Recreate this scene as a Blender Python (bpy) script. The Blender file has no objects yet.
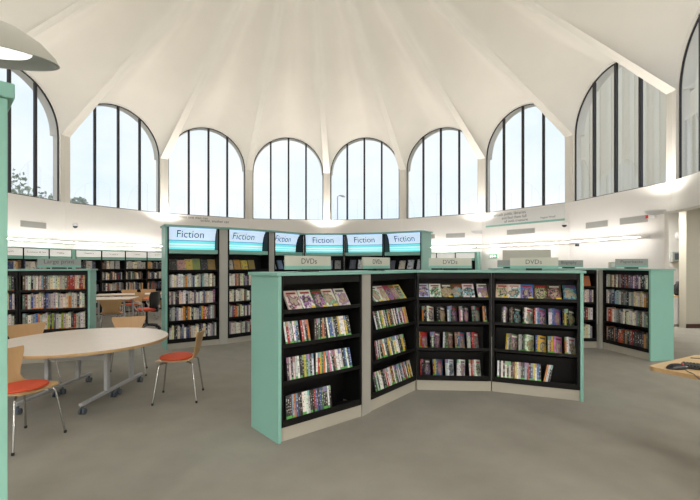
import bpy, math, random
from mathutils import Vector, Matrix
R = random.Random(7)
SC = bpy.context.scene
COL = SC.collection
PI = math.pi
F_PX, PX, PY, EYE = 411.0, 350.0, 264.7, 1.45

# ------------------------------------------------------------------ helpers
def lin(c):
    return c / 12.92 if c <= 0.04045 else ((c + 0.055) / 1.055) ** 2.4
def rgb(r, g, b):
    return (lin(r / 255), lin(g / 255), lin(b / 255), 1.0)

class MB:
    """collects geometry, links it as ONE mesh object"""
    def __init__(s): s.v, s.f, s.m = [], [], []
    def add(s, vs, fs, mi=0):
        o = len(s.v); s.v += [tuple(p) for p in vs]
        for f in fs: s.f.append(tuple(i + o for i in f)); s.m.append(mi)
        return s
    def box(s, x0, x1, y0, y1, z0, z1, mi=0, M=None, ch=0.0):
        if ch:
            c = min(ch, abs(x1-x0)/3, abs(y1-y0)/3, abs(z1-z0)/3)
            return s.cbox(x0, x1, y0, y1, z0, z1, c, mi, M)
        vs = [Vector(p) for p in ((x0,y0,z0),(x1,y0,z0),(x1,y1,z0),(x0,y1,z0),(x0,y0,z1),(x1,y0,z1),(x1,y1,z1),(x0,y1,z1))]
        if M: vs = [M @ p for p in vs]
        return s.add(vs, [(0,3,2,1),(4,5,6,7),(0,1,5,4),(1,2,6,5),(2,3,7,6),(3,0,4,7)], mi)
    def cbox(s, x0, x1, y0, y1, z0, z1, c, mi=0, M=None):
        P = []
        def ring(z, i):
            a, b, d, e = x0+i, x1-i, y0+i, y1-i
            k = c
            return [(a+k,d,z),(b-k,d,z),(b,d+k,z),(b,e-k,z),(b-k,e,z),(a+k,e,z),(a,e-k,z),(a,d+k,z)]
        for z, i in ((z0,c),(z0+c,0),(z1-c,0),(z1,c)): P += ring(z, i)
        P = [Vector(p) for p in P]
        if M: P = [M @ p for p in P]
        fs = [tuple(range(7,-1,-1)), tuple(range(24,32))]
        for r in range(3):
            for i in range(8):
                j = (i+1) % 8
                fs.append((r*8+i, r*8+j, r*8+8+j, r*8+8+i))
        return s.add(P, fs, mi)
    def prism(s, poly, z0, z1, mi=0):
        n = len(poly)
        vs = [(p[0],p[1],z0) for p in poly] + [(p[0],p[1],z1) for p in poly]
        fs = [tuple(range(n-1,-1,-1)), tuple(range(n,2*n))] + [(i,(i+1)%n,n+(i+1)%n,n+i) for i in range(n)]
        return s.add(vs, fs, mi)
    def tube(s, path, r, n=8, mi=0, closed=False):
        path = [Vector(p) for p in path]; rings = []; N = len(path)
        rr = r if isinstance(r, (list, tuple)) else [r]*N
        ref = None
        for i, p in enumerate(path):
            a = path[i-1] if (i > 0 or closed) else p
            b = path[(i+1) % N] if (i < N-1 or closed) else p
            d = (b - a).normalized()
            if ref is None:
                ref = Vector((0,0,1)) if abs(d.z) < 0.9 else Vector((1,0,0))
            u = (ref - d*ref.dot(d)).normalized(); w = d.cross(u); ref = u
            rings.append([p + (u*math.cos(2*PI*k/n) + w*math.sin(2*PI*k/n))*rr[i] for k in range(n)])
        vs = [q for g in rings for q in g]; fs = []
        for i in range(N if closed else N-1):
            j = (i+1) % N
            for k in range(n):
                l = (k+1) % n
                fs.append((i*n+k, i*n+l, j*n+l, j*n+k))
        if not closed:
            fs.append(tuple(range(n-1,-1,-1))); fs.append(tuple((N-1)*n+k for k in range(n)))
        return s.add(vs, fs, mi)
    def lathe(s, prof, n=24, c=(0,0,0), mi=0, M=None, cap=True):
        vs, fs = [], []
        for (r, z) in prof:
            for k in range(n):
                p = Vector((r*math.cos(2*PI*k/n), r*math.sin(2*PI*k/n), z))
                if M: p = M @ p
                vs.append(p + Vector(c))
        for i in range(len(prof)-1):
            for k in range(n):
                l = (k+1) % n
                fs.append((i*n+k, i*n+l, (i+1)*n+l, (i+1)*n+k))
        if cap:
            fs.append(tuple(range(n-1,-1,-1))); fs.append(tuple((len(prof)-1)*n+k for k in range(n)))
        return s.add(vs, fs, mi)
    def mesh(s, name, mats, smooth=False):
        me = bpy.data.meshes.new(name); me.from_pydata(s.v, [], s.f)
        for m in (mats if isinstance(mats, (list, tuple)) else [mats]): me.materials.append(m)
        for p, i in zip(me.polygons, s.m): p.material_index = i
        if smooth:
            me.polygons.foreach_set('use_smooth', [True]*len(me.polygons))
            try: me.set_sharp_from_angle(angle=math.radians(38))
            except Exception: pass
        me.update(); return me
    def build(s, name, mats, parent=None, smooth=False, loc=None, rot=None):
        o = bpy.data.objects.new(name, s.mesh(name, mats, smooth)); COL.objects.link(o)
        if parent: o.parent = parent
        if loc: o.location = loc
        if rot: o.rotation_euler = rot
        return o

def tag(o, label=None, cat=None, group=None, kind=None):
    if label: o['label'] = label
    if cat: o['category'] = cat
    if group: o['group'] = group
    if kind: o['kind'] = kind
    return o
def thing(name, label, cat, loc=(0,0,0), rz=0, group=None):
    o = bpy.data.objects.new(name, None); COL.objects.link(o)
    o.empty_display_size = .1
    o.location = loc; o.rotation_euler = (0,0,rz)
    return tag(o, label, cat, group)
def struct(o): o['kind'] = 'structure'; return o
def dup(root, loc, rz, label=None, group=None):
    r = root.copy(); COL.objects.link(r); r.location = loc; r.rotation_euler = (0,0,rz)
    if label: r['label'] = label
    if group: r['group'] = group
    for ch in list(root.children):
        c = ch.copy(); COL.objects.link(c); c.parent = r
        for g in list(ch.children):
            d = g.copy(); COL.objects.link(d); d.parent = c
    return r
def rot2(a): return Matrix.Rotation(a, 4, 'Z')
def at(px, Y, z=0): return Vector(((px-PX)/F_PX*Y, Y, z))
def zat(py, Y): return EYE + (PY-py)/F_PX*Y
ORD = ['first','second','third','fourth','fifth','sixth','seventh','eighth','ninth','tenth','eleventh','twelfth','thirteenth','fourteenth','fifteenth','sixteenth','seventeenth','eighteenth','nineteenth']
def ordn(i):
    if i <= 19: return ORD[i-1]
    t, u = divmod(i, 10); T = {2:'twent',3:'thirt',4:'fort',5:'fift'}[t]
    return T+'ieth' if u == 0 else T+'y-'+ORD[u-1]
NAMED = {'white':(232,230,225),'pale grey':(190,188,184),'grey':(130,130,130),'charcoal':(70,70,74),'black':(26,26,28),'red':(190,40,36),
 'dark red':(110,30,34),'orange':(225,120,40),'yellow':(228,200,50),'olive':(120,120,50),'green':(70,140,70),'teal':(50,130,130),'pale blue':(150,185,215),
 'blue':(50,100,180),'navy':(32,42,90),'purple':(100,60,120),'pink':(225,120,160),'brown':(110,75,50),'tan':(190,160,120),'cream':(235,222,190)}
def cname(c): return min(NAMED, key=lambda k: sum((a-b)**2 for a, b in zip(NAMED[k], c)))

# text as mesh outlines (flat letters with a little thickness)
def text_geo(body, size, ext=0.002, spacing=1.0):
    cu = bpy.data.curves.new('txt', 'FONT'); cu.body = body; cu.size = size; cu.extrude = ext; cu.space_character = spacing
    cu.resolution_u = 3
    o = bpy.data.objects.new('txt', cu); COL.objects.link(o)
    bpy.context.view_layer.update()
    me = bpy.data.meshes.new_from_object(o.evaluated_get(bpy.context.evaluated_depsgraph_get()))
    vs = [v.co.copy() for v in me.vertices]; fs = [tuple(p.vertices) for p in me.polygons]
    bpy.data.objects.remove(o); bpy.data.curves.remove(cu); bpy.data.meshes.remove(me)
    x0 = min(v.x for v in vs); x1 = max(v.x for v in vs); y0 = min(v.y for v in vs); y1 = max(v.y for v in vs)
    return [Vector((v.x-(x0+x1)/2, v.y-(y0+y1)/2, v.z)) for v in vs], fs, x1-x0, y1-y0

# ------------------------------------------------------------------ materials
def newmat(name):
    m = bpy.data.materials.new(name); m.use_nodes = True
    nt = m.node_tree; return m, nt, nt.nodes['Principled BSDF']
def N(nt, t, **kw):
    n = nt.nodes.new(t)
    for k, v in kw.items(): setattr(n, k, v)
    return n
def plain(name, col, rough=0.5, metal=0.0, noise=0.0, scale=20, bump=0.0, bscale=200, spec=0.5, stretch=None):
    m, nt, b = newmat(name)
    b.inputs['Roughness'].default_value = rough; b.inputs['Metallic'].default_value = metal
    b.inputs['Specular IOR Level'].default_value = spec
    b.inputs['Base Color'].default_value = col
    tc = N(nt, 'ShaderNodeTexCoord')
    if noise:
        no = N(nt, 'ShaderNodeTexNoise'); no.inputs['Scale'].default_value = scale; no.inputs['Detail'].default_value = 4
        src = tc.outputs['Object']
        if stretch:
            mp = N(nt, 'ShaderNodeMapping'); mp.inputs['Scale'].default_value = stretch
            nt.links.new(src, mp.inputs['Vector']); src = mp.outputs['Vector']
        nt.links.new(src, no.inputs['Vector'])
        mx = N(nt, 'ShaderNodeMix', data_type='RGBA')
        mx.inputs[6].default_value = tuple(c*(1-noise) for c in col[:3])+(1,); mx.inputs[7].default_value = tuple(min(1,c*(1+noise)) for c in col[:3])+(1,)
        nt.links.new(no.outputs['Fac'], mx.inputs[0]); nt.links.new(mx.outputs[2], b.inputs['Base Color'])
    if bump:
        n2 = N(nt, 'ShaderNodeTexNoise'); n2.inputs['Scale'].default_value = bscale; n2.inputs['Detail'].default_value = 3
        nt.links.new(tc.outputs['Object'], n2.inputs['Vector'])
        bp = N(nt, 'ShaderNodeBump'); bp.inputs['Strength'].default_value = bump; bp.inputs['Distance'].default_value = .01
        nt.links.new(n2.outputs['Fac'], bp.inputs['Height']); nt.links.new(bp.outputs['Normal'], b.inputs['Normal'])
    return m
def emis(name, col, strength):
    m, nt, b = newmat(name)
    b.inputs['Base Color'].default_value = col; b.inputs['Emission Color'].default_value = col; b.inputs['Emission Strength'].default_value = strength
    return m

M = {}
M['vault'] = plain('vault_plaster', (.76,.725,.665,1), .9, noise=.05, scale=1.2, bump=.25, bscale=30)
M['wall'] = plain('white_painted_wall', (.86,.835,.795,1), .85, noise=.02, scale=2, bump=.2, bscale=60)
M['annexwall'] = plain('annex_white_wall', (.80,.79,.76,1), .85, noise=.02, scale=2)
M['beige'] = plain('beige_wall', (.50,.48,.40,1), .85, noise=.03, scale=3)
M['skirting'] = plain('dark_brown_wood', (.06,.025,.015,1), .5, noise=.2, scale=12)
M['carpet'] = plain('grey_carpet', (.335,.318,.278,1), .95, noise=.14, scale=3.5, bump=.5, bscale=350, spec=.1)
M['ground'] = plain('outdoor_ground', (.2,.2,.18,1), .95, noise=.2)
M['teal'] = plain('teal_laminate', rgb(136,187,174), .45, noise=.03, scale=8)
M['tealtop'] = plain('teal_top_board', rgb(134,184,172), .4, noise=.03, scale=8)
M['black'] = plain('black_shelf_metal', (.0045,.0045,.0045,1), .5, noise=.1, scale=30, spec=.25)
M['blackplastic'] = plain('black_plastic', (.012,.012,.014,1), .4)
M['greymetal'] = plain('grey_filler_metal', rgb(176,174,166), .45, metal=.1, noise=.04, scale=6)
M['plinth'] = plain('pale_grey_plinth', rgb(178,173,160), .5, noise=.04, scale=8)
M['frame'] = plain('dark_window_frame', (.012,.012,.016,1), .4)
M['chrome'] = plain('chrome_tube', (.55,.55,.55,1), .22, metal=1)
M['silver'] = plain('silver_painted_metal', rgb(186,188,192), .4, metal=.2)
M['whitepaint'] = plain('white_painted_metal', (.8,.8,.8,1), .4)
M['red'] = plain('orange_red_upholstery', rgb(206,78,44), .7, noise=.08, scale=60, bump=.2, bscale=300)
M['signface'] = plain('sign_face_grey', rgb(202,200,188), .5)
M['panelwhite'] = plain('white_panel_board', rgb(226,226,224), .5)
M['signgrey'] = plain('sign_face_mid_grey', rgb(160,164,160), .5)
M['text'] = plain('dark_grey_lettering', rgb(96,98,100), .6)
M['textblue'] = plain('slate_blue_lettering', rgb(58,72,120), .6)
M['vent'] = plain('vent_grille', rgb(182,178,172), .6)
M['tree'] = plain('tree_foliage', (.36,.41,.33,1), .8, noise=.25, scale=2)
M['facade'] = plain('backdrop_facade', (.80,.75,.64,1), .8, noise=.05, scale=.6)
M['bark'] = plain('tree_bark', (.10,.07,.05,1), .9, noise=.3, scale=8)
M['tube'] = emis('fluorescent_tube', (1,.95,.91,1), 52.0)
M['uplamp'] = emis('lamp_disc', (1,.95,.86,1), 12.0)
M['diffuser'] = emis('fill_panel_diffuser', (1,.98,.95,1), 2.2)
M['softdiffuser'] = emis('soft_lamp_diffuser', (1,.98,.95,1), .8)
M['exitgreen'] = emis('exit_sign_green', rgb(40,150,100), .5)
M['exitwhite'] = emis('exit_sign_white', (1,1,1,1), .8)
M['redplastic'] = plain('red_plastic', rgb(200,40,30), .4)
M['screen'] = plain('grey_screen', rgb(90,100,110), .2)
M['stickergreen'] = plain('green_print', rgb(80,160,90), .6)

def wood(name, c, rough=.4, sc=(1,12,1)):
    m, nt, b = newmat(name)
    tc = N(nt, 'ShaderNodeTexCoord'); mp = N(nt, 'ShaderNodeMapping'); mp.inputs['Scale'].default_value = sc
    no = N(nt, 'ShaderNodeTexNoise'); no.inputs['Scale'].default_value = 5; no.inputs['Detail'].default_value = 6; no.inputs['Distortion'].default_value = .6
    cr = N(nt, 'ShaderNodeMix', data_type='RGBA')
    cr.inputs[6].default_value = tuple(x*.86 for x in c[:3])+(1,); cr.inputs[7].default_value = tuple(min(1,x*1.1) for x in c[:3])+(1,)
    nt.links.new(tc.outputs['Object'], mp.inputs['Vector']); nt.links.new(mp.outputs['Vector'], no.inputs['Vector'])
    nt.links.new(no.outputs['Fac'], cr.inputs[0]); nt.links.new(cr.outputs[2], b.inputs['Base Color'])
    b.inputs['Roughness'].default_value = rough
    return m
M['tabletop'] = wood('pale_maple_laminate', rgb(234,221,207), .35, (1,8,1))
M['woodedge'] = wood('wood_edge', rgb(190,156,112), .45)
M['ply'] = wood('beech_plywood', rgb(198,160,112), .4, (10,1,1))
M['desk'] = wood('beech_desk', rgb(220,188,140), .4, (1,9,1))

def glass():
    m = bpy.data.materials.new('window_glass'); m.use_nodes = True
    nt = m.node_tree; nt.nodes.clear()
    out = N(nt, 'ShaderNodeOutputMaterial'); tr = N(nt, 'ShaderNodeBsdfTransparent'); tr.inputs[0].default_value = (.93,.955,.97,1)
    gl = N(nt, 'ShaderNodeBsdfGlossy'); gl.inputs['Roughness'].default_value = .01; gl.inputs['Color'].default_value = (.95,.95,.95,1)
    fr = N(nt, 'ShaderNodeFresnel'); ge = N(nt, 'ShaderNodeNewGeometry'); io = N(nt, 'ShaderNodeMath', operation='MULTIPLY_ADD'); io.inputs[1].default_value = 1/1.52-1.52; io.inputs[2].default_value = 1.52
    nt.links.new(ge.outputs['Backfacing'], io.inputs[0]); nt.links.new(io.outputs[0], fr.inputs['IOR'])
    mu = N(nt, 'ShaderNodeMath', operation='MULTIPLY'); mu.inputs[1].default_value = 1.8; mu.use_clamp = True
    mx = N(nt, 'ShaderNodeMixShader')
    nt.links.new(fr.outputs[0], mu.inputs[0]); nt.links.new(mu.outputs[0], mx.inputs[0])
    nt.links.new(tr.outputs[0], mx.inputs[1]); nt.links.new(gl.outputs[0], mx.inputs[2]); nt.links.new(mx.outputs[0], out.inputs[0])
    return m
M['glass'] = glass()

def media_mat(name, dims, thick_unit, sticker, pages=False):
    """printed covers and spines; colour from the object's own colour, sticker flag in its alpha.
    dims = local size of the cover (x) and height (z)"""
    m, nt, b = newmat(name)
    L = nt.links.new
    oi = N(nt, 'ShaderNodeObjectInfo'); tc = N(nt, 'ShaderNodeTexCoord'); sp = N(nt, 'ShaderNodeSeparateXYZ')
    L(tc.outputs['Object'], sp.inputs[0])
    def mth(op, a, b_=None, clamp=False):
        n = N(nt, 'ShaderNodeMath', operation=op); n.use_clamp = clamp
        for i, q in enumerate((a, b_)):
            if q is None: continue
            if isinstance(q, (int, float)): n.inputs[i].default_value = q
            else: L(q, n.inputs[i])
        return n.outputs[0]
    def mix(f, a, b_):
        n = N(nt, 'ShaderNodeMix', data_type='RGBA')
        for i, q in ((0,f),(6,a),(7,b_)):
            if isinstance(q, tuple) or isinstance(q, float): n.inputs[i].default_value = q
            else: L(q, n.inputs[i])
        return n.outputs[2]
    W, T, H = dims
    u = mth('DIVIDE', sp.outputs['X'], W); v = mth('DIVIDE', sp.outputs['Z'], H); w = mth('DIVIDE', sp.outputs['Y'], T)
    seed = mth('MULTIPLY', oi.outputs['Random'], 97.0)
    # spine lettering: blotches down the spine
    cv = N(nt, 'ShaderNodeCombineXYZ'); L(mth('MULTIPLY', w, 1.6), cv.inputs[0]); L(mth('ADD', mth('MULTIPLY', v, 15.0), seed), cv.inputs[2]); L(seed, cv.inputs[1])
    n1 = N(nt, 'ShaderNodeTexNoise'); n1.inputs['Scale'].default_value = 1.0; n1.inputs['Detail'].default_value = 2; L(cv.outputs[0], n1.inputs['Vector'])
    txt = mth('GREATER_THAN', n1.outputs['Fac'], .56)
    band = mth('MULTIPLY', mth('GREATER_THAN', v, .22), mth('LESS_THAN', v, .9))
    mid = mth('MULTIPLY', mth('GREATER_THAN', w, .3), mth('LESS_THAN', w, .7))
    txt = mth('MULTIPLY', mth('MULTIPLY', txt, band), mid)
    # contrasting ink: white on dark colours, dark on light ones
    bw = N(nt, 'ShaderNodeRGBToBW'); L(oi.outputs['Color'], bw.inputs[0])
    light = mth('GREATER_THAN', bw.outputs[0], .25)
    ink = mix(light, (.8,.78,.72,1), (.05,.05,.07,1))
    # a random second colour for title blocks
    hs = N(nt, 'ShaderNodeCombineColor', mode='HSV'); L(mth('FRACT', mth('MULTIPLY', seed, 3.7)), hs.inputs[0]); hs.inputs[1].default_value = .2 if pages else .55; hs.inputs[2].default_value = .5 if pages else .45
    spine = mix(txt, oi.outputs['Color'], ink)
    blk = mth('MULTIPLY', mth('GREATER_THAN', v, .78), mth('GREATER_THAN', mth('FRACT', mth('MULTIPLY', seed, 1.3)), .75 if pages else .55))
    spine = mix(blk, spine, hs.outputs[0])
    st = mth('MULTIPLY', mth('LESS_THAN', oi.outputs['Alpha'], .75), mth('LESS_THAN', v, .12 if not pages else .075))
    if sticker: spine = mix(st, spine, sticker)
    # cover picture
    cc = N(nt, 'ShaderNodeCombineXYZ'); L(mth('MULTIPLY', u, 2.6), cc.inputs[0]); L(mth('MULTIPLY', v, 3.0), cc.inputs[2]); L(seed, cc.inputs[1])
    n2 = N(nt, 'ShaderNodeTexVoronoi'); n2.inputs['Scale'].default_value = 1.0; L(cc.outputs[0], n2.inputs['Vector'])
    n3 = N(nt, 'ShaderNodeTexNoise'); n3.inputs['Scale'].default_value = 1.6; n3.inputs['Detail'].default_value = 3; L(cc.outputs[0], n3.inputs['Vector'])
    dist = mth('ADD', mth('POWER', mth('MULTIPLY', mth('SUBTRACT', u, .5), 2.0), 2.0), mth('POWER', mth('MULTIPLY', mth('SUBTRACT', v, .42), 2.4), 2.0))
    fig = mth('SUBTRACT', mth('MULTIPLY', n3.outputs['Fac'], 1.5), mth('MULTIPLY', dist, .42))
    pic = mth('MULTIPLY', mth('LESS_THAN', v, .78), mth('GREATER_THAN', fig, .42))
    skin = mix(mth('GREATER_THAN', mth('FRACT', mth('MULTIPLY', seed, 2.3)), .45), (.34,.20,.12,1), (.03,.03,.035,1))
    pcol = mix(mth('GREATER_THAN', fig, .58), hs.outputs[0], skin)
    pcol = mix(mth('GREATER_THAN', fig, .70), pcol, (.45,.36,.28,1))
    cover = mix(pic, oi.outputs['Color'], pcol)
    tl = mth('MULTIPLY', mth('MULTIPLY', mth('GREATER_THAN', v, .8), mth('LESS_THAN', v, .9)), mth('MULTIPLY', mth('GREATER_THAN', u, .15), mth('LESS_THAN', u, .85)))
    tl = mth('MULTIPLY', tl, mth('GREATER_THAN', n1.outputs['Fac'], .40))
    cover = mix(tl, cover, mix(mth('GREATER_THAN', mth('FRACT', mth('MULTIPLY', seed, 5.1)), .5), ink, (.4,.04,.04,1)))
    ys = mth('MULTIPLY', mth('MULTIPLY', mth('GREATER_THAN', u, .62), mth('LESS_THAN', v, .13)), mth('LESS_THAN', oi.outputs['Alpha'], .75))
    cover = mix(ys, cover, rgb(232,206,60))
    iscov = mth('LESS_THAN', w, .03); isspine = mth('LESS_THAN', u, .02)
    colr = mix(isspine, mix(iscov, (.02,.02,.022,1) if not pages else oi.outputs['Color'], cover), spine)
    L(colr, b.inputs['Base Color']); b.inputs['Roughness'].default_value = .32 if not pages else .5
    return m
M['dvd'] = media_mat('dvd_print', (.135,.0195,.19), 1, rgb(96,180,84))
M['book'] = media_mat('book_print', (1,1,1), 1, rgb(236,128,36), pages=True)
M['pages'] = plain('paper_pages', rgb(226,218,200), .8, noise=.08, scale=3, stretch=(1,40,1))

# striped backlit sign print (upper light blue, aqua and white stripes below)
def litsign():
    m, nt, b = newmat('backlit_sign_print'); L = nt.links.new
    tc = N(nt, 'ShaderNodeTexCoord'); sp = N(nt, 'ShaderNodeSeparateXYZ'); L(tc.outputs['Object'], sp.inputs[0])
    mr = N(nt, 'ShaderNodeMapRange'); mr.inputs[1].default_value = 1.70; mr.inputs[2].default_value = 2.10
    L(sp.outputs['Z'], mr.inputs[0])
    cr = N(nt, 'ShaderNodeValToRGB'); cr.color_ramp.interpolation = 'CONSTANT'
    E = cr.color_ramp.elements
    stops = [(0,rgb(112,214,222)),(.14,rgb(190,242,244)),(.20,rgb(130,222,228)),(.26,rgb(226,250,250)),(.31,rgb(120,216,224)),(.445,rgb(70,120,160)),(.47,rgb(206,226,248))]
    E[0].position, E[0].color = stops[0]
    E[1].position, E[1].color = stops[1]
    for p, c in stops[2:]:
        e = E.new(p); e.color = c
    L(mr.outputs[0], cr.inputs[0])
    L(cr.outputs[0], b.inputs['Base Color']); L(cr.outputs[0], b.inputs['Emission Color']); b.inputs['Emission Strength'].default_value = .62
    b.inputs['Roughness'].default_value = .35
    return m
M['litsign'] = litsign()
def wallcanopy_mat():
    return emis('white_canopy_sign', (.93,.93,.9,1), .25)
M['canopysign'] = wallcanopy_mat()

# ------------------------------------------------------------------ the drum
S = .72
CX, CY = -.8766, 8.2008
A = 9.95*S
NB = 16
ST = 2*PI/NB
TH = math.tan(ST/2)
HALF = A*TH
RA = 1.804*S
SILL = EYE + 2.315*S
ARC = EYE + 4.76*S
SPRING = EYE + 4.79*S
APEX = EYE + 11.2*S
LINTEL = 2.52
ANNEX_H = 2.76
def fac(k):
    th = (k-3.5)*ST
    n = Vector((math.sin(th), math.cos(th), 0)); t = Vector((math.cos(th), -math.sin(th), 0))
    return n, t
def fp(k, u, d, z):
    n, t = fac(k)
    return Vector((CX,CY,0)) + n*d + t*u + Vector((0,0,z))
def facmat(k, d=A):
    """local frame at the wall: x right along the wall, y outward, z up"""
    n, t = fac(k); o = Vector((CX,CY,0)) + n*d
    return Matrix(((t.x,n.x,0,o.x),(t.y,n.y,0,o.y),(0,0,1,0),(0,0,0,1)))
OPEN = [8,9,10,11,12,13,14]
TW = .25
def wedge(mb, k, u0, u1, d0, d1, z0, z1):
    """block in facet k; u0/u1 None = mitred to the corner"""
    a0 = -d0*TH if u0 is None else u0; a1 = d0*TH if u1 is None else u1
    b0 = -d1*TH if u0 is None else u0; b1 = d1*TH if u1 is None else u1
    vs = [fp(k,a0,d0,z0),fp(k,a1,d0,z0),fp(k,b1,d1,z0),fp(k,b0,d1,z0),fp(k,a0,d0,z1),fp(k,a1,d0,z1),fp(k,b1,d1,z1),fp(k,b0,d1,z1)]
    mb.add(vs, [(0,3,2,1),(4,5,6,7),(0,1,5,4),(1,2,6,5),(2,3,7,6),(3,0,4,7)])
low, piers = MB(), MB()
for k in range(16):
    if k in OPEN:
        wedge(low, k, None, None, A, A+TW, LINTEL, SILL)
    elif k == 7:
        wedge(low, k, None, HALF-.16, A, A+.10, 0, LINTEL)
        wedge(low, k, None, None, A, A+TW, LINTEL, SILL)
    else:
        wedge(low, k, None, None, A, A+TW, 0, SILL)
    wedge(piers, k, None, -RA, A, A+.25, SILL, SPRING)
    wedge(piers, k, RA, None, A, A+.25, SILL, SPRING)
    # arch: reveal inside (radius RA) then a slightly tighter concrete shell outside
    for (d0, d1, r) in ((A, A+.10, RA), (A+.10, A+.32, RA-.025)):
        pts = [(r*math.cos(PI*i/40), ARC + r*math.sin(PI*i/40)) for i in range(41)]
        pts = [(r, SPRING-.02)] + pts + [(-r, SPRING-.02)]
        vs, fs = [], []
        for (u, z) in pts:
            zz = ARC+RA+.12
            uo = max(-1, min(1, u/r))
            vs += [fp(k,u,d0,z), fp(k,u,d1,z), fp(k,uo*d1*TH,d1,max(z, zz if abs(u) < r*.999 else z))]
        for i in range(len(pts)-1):
            a, b = i*3, i*3+3
            fs += [(a,b,b+1,a+1), (a+1,b+1,b+2,a+2)]
        piers.add(vs, fs)
    # posts carrying the open side
for k in OPEN:
    if k in (8, 14): continue
    v = Vector((CX,CY,0)) + Vector((math.sin((k-3)*ST-ST), math.cos((k-3)*ST-ST),0))*(A+.12)/math.cos(ST/2)
    if abs(v.x-(-.88)) < .2 and v.y < 2: continue
    low.lathe([(.11,0),(.11,LINTEL)], 16, (v.x,v.y,0))
struct(low.build('wall_drum', M['wall']))
struct(piers.build('trim_piers', M['vault'], smooth=True))
# vault: sixteen straight-ruled lobes running to one apex
vl = MB()
NU, NT = 40, 16
apex = Vector((CX,CY,APEX))
for k in range(16):
    us = [-HALF] + [-RA*math.cos(PI*i/NU) for i in range(NU+1)] + [HALF]
    vs, fs = [], []
    for j in range(NT+1):
        t = .96*j/NT
        for u in us:
            q = min(1, abs(u)/RA)
            bl = min(1, t/.45); bl = bl*bl*(3-2*bl)
            pr = (1-bl)*math.sqrt(max(0,1-q*q)) + bl*.5*(1+math.cos(PI*q))
            g = fp(k,u,A,SPRING).lerp(apex, t)
            g.z += max(0, RA*pr-(SPRING-ARC)*(1-bl)*(pr < 1)*(1-pr))*(1-t)**1.25 if q < 1 else 0
            vs.append(g)
    n = len(us)
    for j in range(NT):
        for i in range(n-1):
            fs.append((j*n+i, j*n+i+1, (j+1)*n+i+1, (j+1)*n+i))
    vl.add(vs, fs)
cap = [fp(k,HALF,A,SPRING+.6).lerp(apex,.95) for k in range(16)]
vl.add(cap, [tuple(range(16))])
struct(vl.build('ceiling', M['vault'], smooth=True))

# windows
WD = A+.075
for k in range(16):
    w = thing('window_%d' % (k+1), None, None); w['kind'] = 'structure'
    w.matrix_world = facmat(k, WD)
    def outline(r): return [(-r, SILL+(RA-r))] + [(-r*math.cos(PI*i/36), ARC + r*math.sin(PI*i/36)) for i in range(37)] + [(r, SILL+(RA-r))]
    a, b = outline(RA+.01), outline(RA-.024)
    mb = MB(); n = len(a)
    vs = [(p[0],-.016,p[1]) for p in a]+[(p[0],-.016,p[1]) for p in b]+[(p[0],.016,p[1]) for p in a]+[(p[0],.016,p[1]) for p in b]
    fs = []
    for i in range(n):
        j = (i+1) % n
        fs += [(i,j,n+j,n+i),(2*n+i,3*n+i,3*n+j,2*n+j),(n+i,n+j,3*n+j,3*n+i),(i,2*n+i,2*n+j,j)]
    mb.add(vs, fs); fr = mb.build('window_frame', M['frame'], w); struct(fr)
    for u in (-RA*.5, 0, RA*.5):
        mb = MB(); mb.box(u-.03, u+.03, -.03, .03, SILL+.03, ARC+math.sqrt(RA*RA-u*u)-.02)
        struct(mb.build('window_mullion', M['frame'], w))
    mb = MB(); mb.add([(p[0],0,p[1]) for p in outline(RA-.02)], [tuple(range(n))])
    struct(mb.build('window_pane', M['glass'], w))

# floor, ground, annex shell round the open side
mb = MB(); mb.prism([(CX+13.2*math.sin(i*PI/24), CY+13.2*math.cos(i*PI/24)) for i in range(48)][::-1], -.05, 0)
struct(mb.build('floor', M['carpet']))
mb = MB(); mb.box(-90, 90, -40, 110, -.2, -.06); struct(mb.build('ground', M['ground']))
mb = MB(); aw = MB()
angs = [math.radians(69+i*4) for i in range(50)]
def pol(r, th): return (CX+r*math.sin(th), CY+r*math.cos(th))
def rin(th):
    d = (th+PI/NB) % (2*PI/NB) - PI/NB
    th2 = th - ST/2; d = (th2+ST/2) % ST - ST/2
    return (A+.02)/math.cos(d)
for i in range(len(angs)-1):
    p = [pol(rin(angs[i])+.10,angs[i]), pol(rin(angs[i+1])+.10,angs[i+1]), pol(13,angs[i+1]), pol(13,angs[i])]
    mb.prism(p, ANNEX_H, ANNEX_H+.1)
    q = [pol(13,angs[i]), pol(13,angs[i+1]), pol(13.15,angs[i+1]), pol(13.15,angs[i])]
    aw.prism(q, 0, ANNEX_H+.1)
for th in (angs[0], angs[-1]):
    a, b = pol(A+.25,th), pol(13,th); dx, dy = math.cos(th)*.05, -math.sin(th)*.05
    aw.prism([(a[0]-dx,a[1]-dy),(b[0]-dx,b[1]-dy),(b[0]+dx,b[1]+dy),(a[0]+dx,a[1]+dy)], 0, ANNEX_H+.1)
struct(mb.build('ceiling_annex', M['annexwall'])); struct(aw.build('wall_annex', M['annexwall']))

# beige wall and white wall seen through the opening at the right
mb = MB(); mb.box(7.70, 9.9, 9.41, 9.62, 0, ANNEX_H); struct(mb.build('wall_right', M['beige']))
mb = MB(); mb.box(7.69, 9.9, 9.39, 9.41, 0, .095); struct(mb.build('baseboard_right', M['skirting']))

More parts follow.
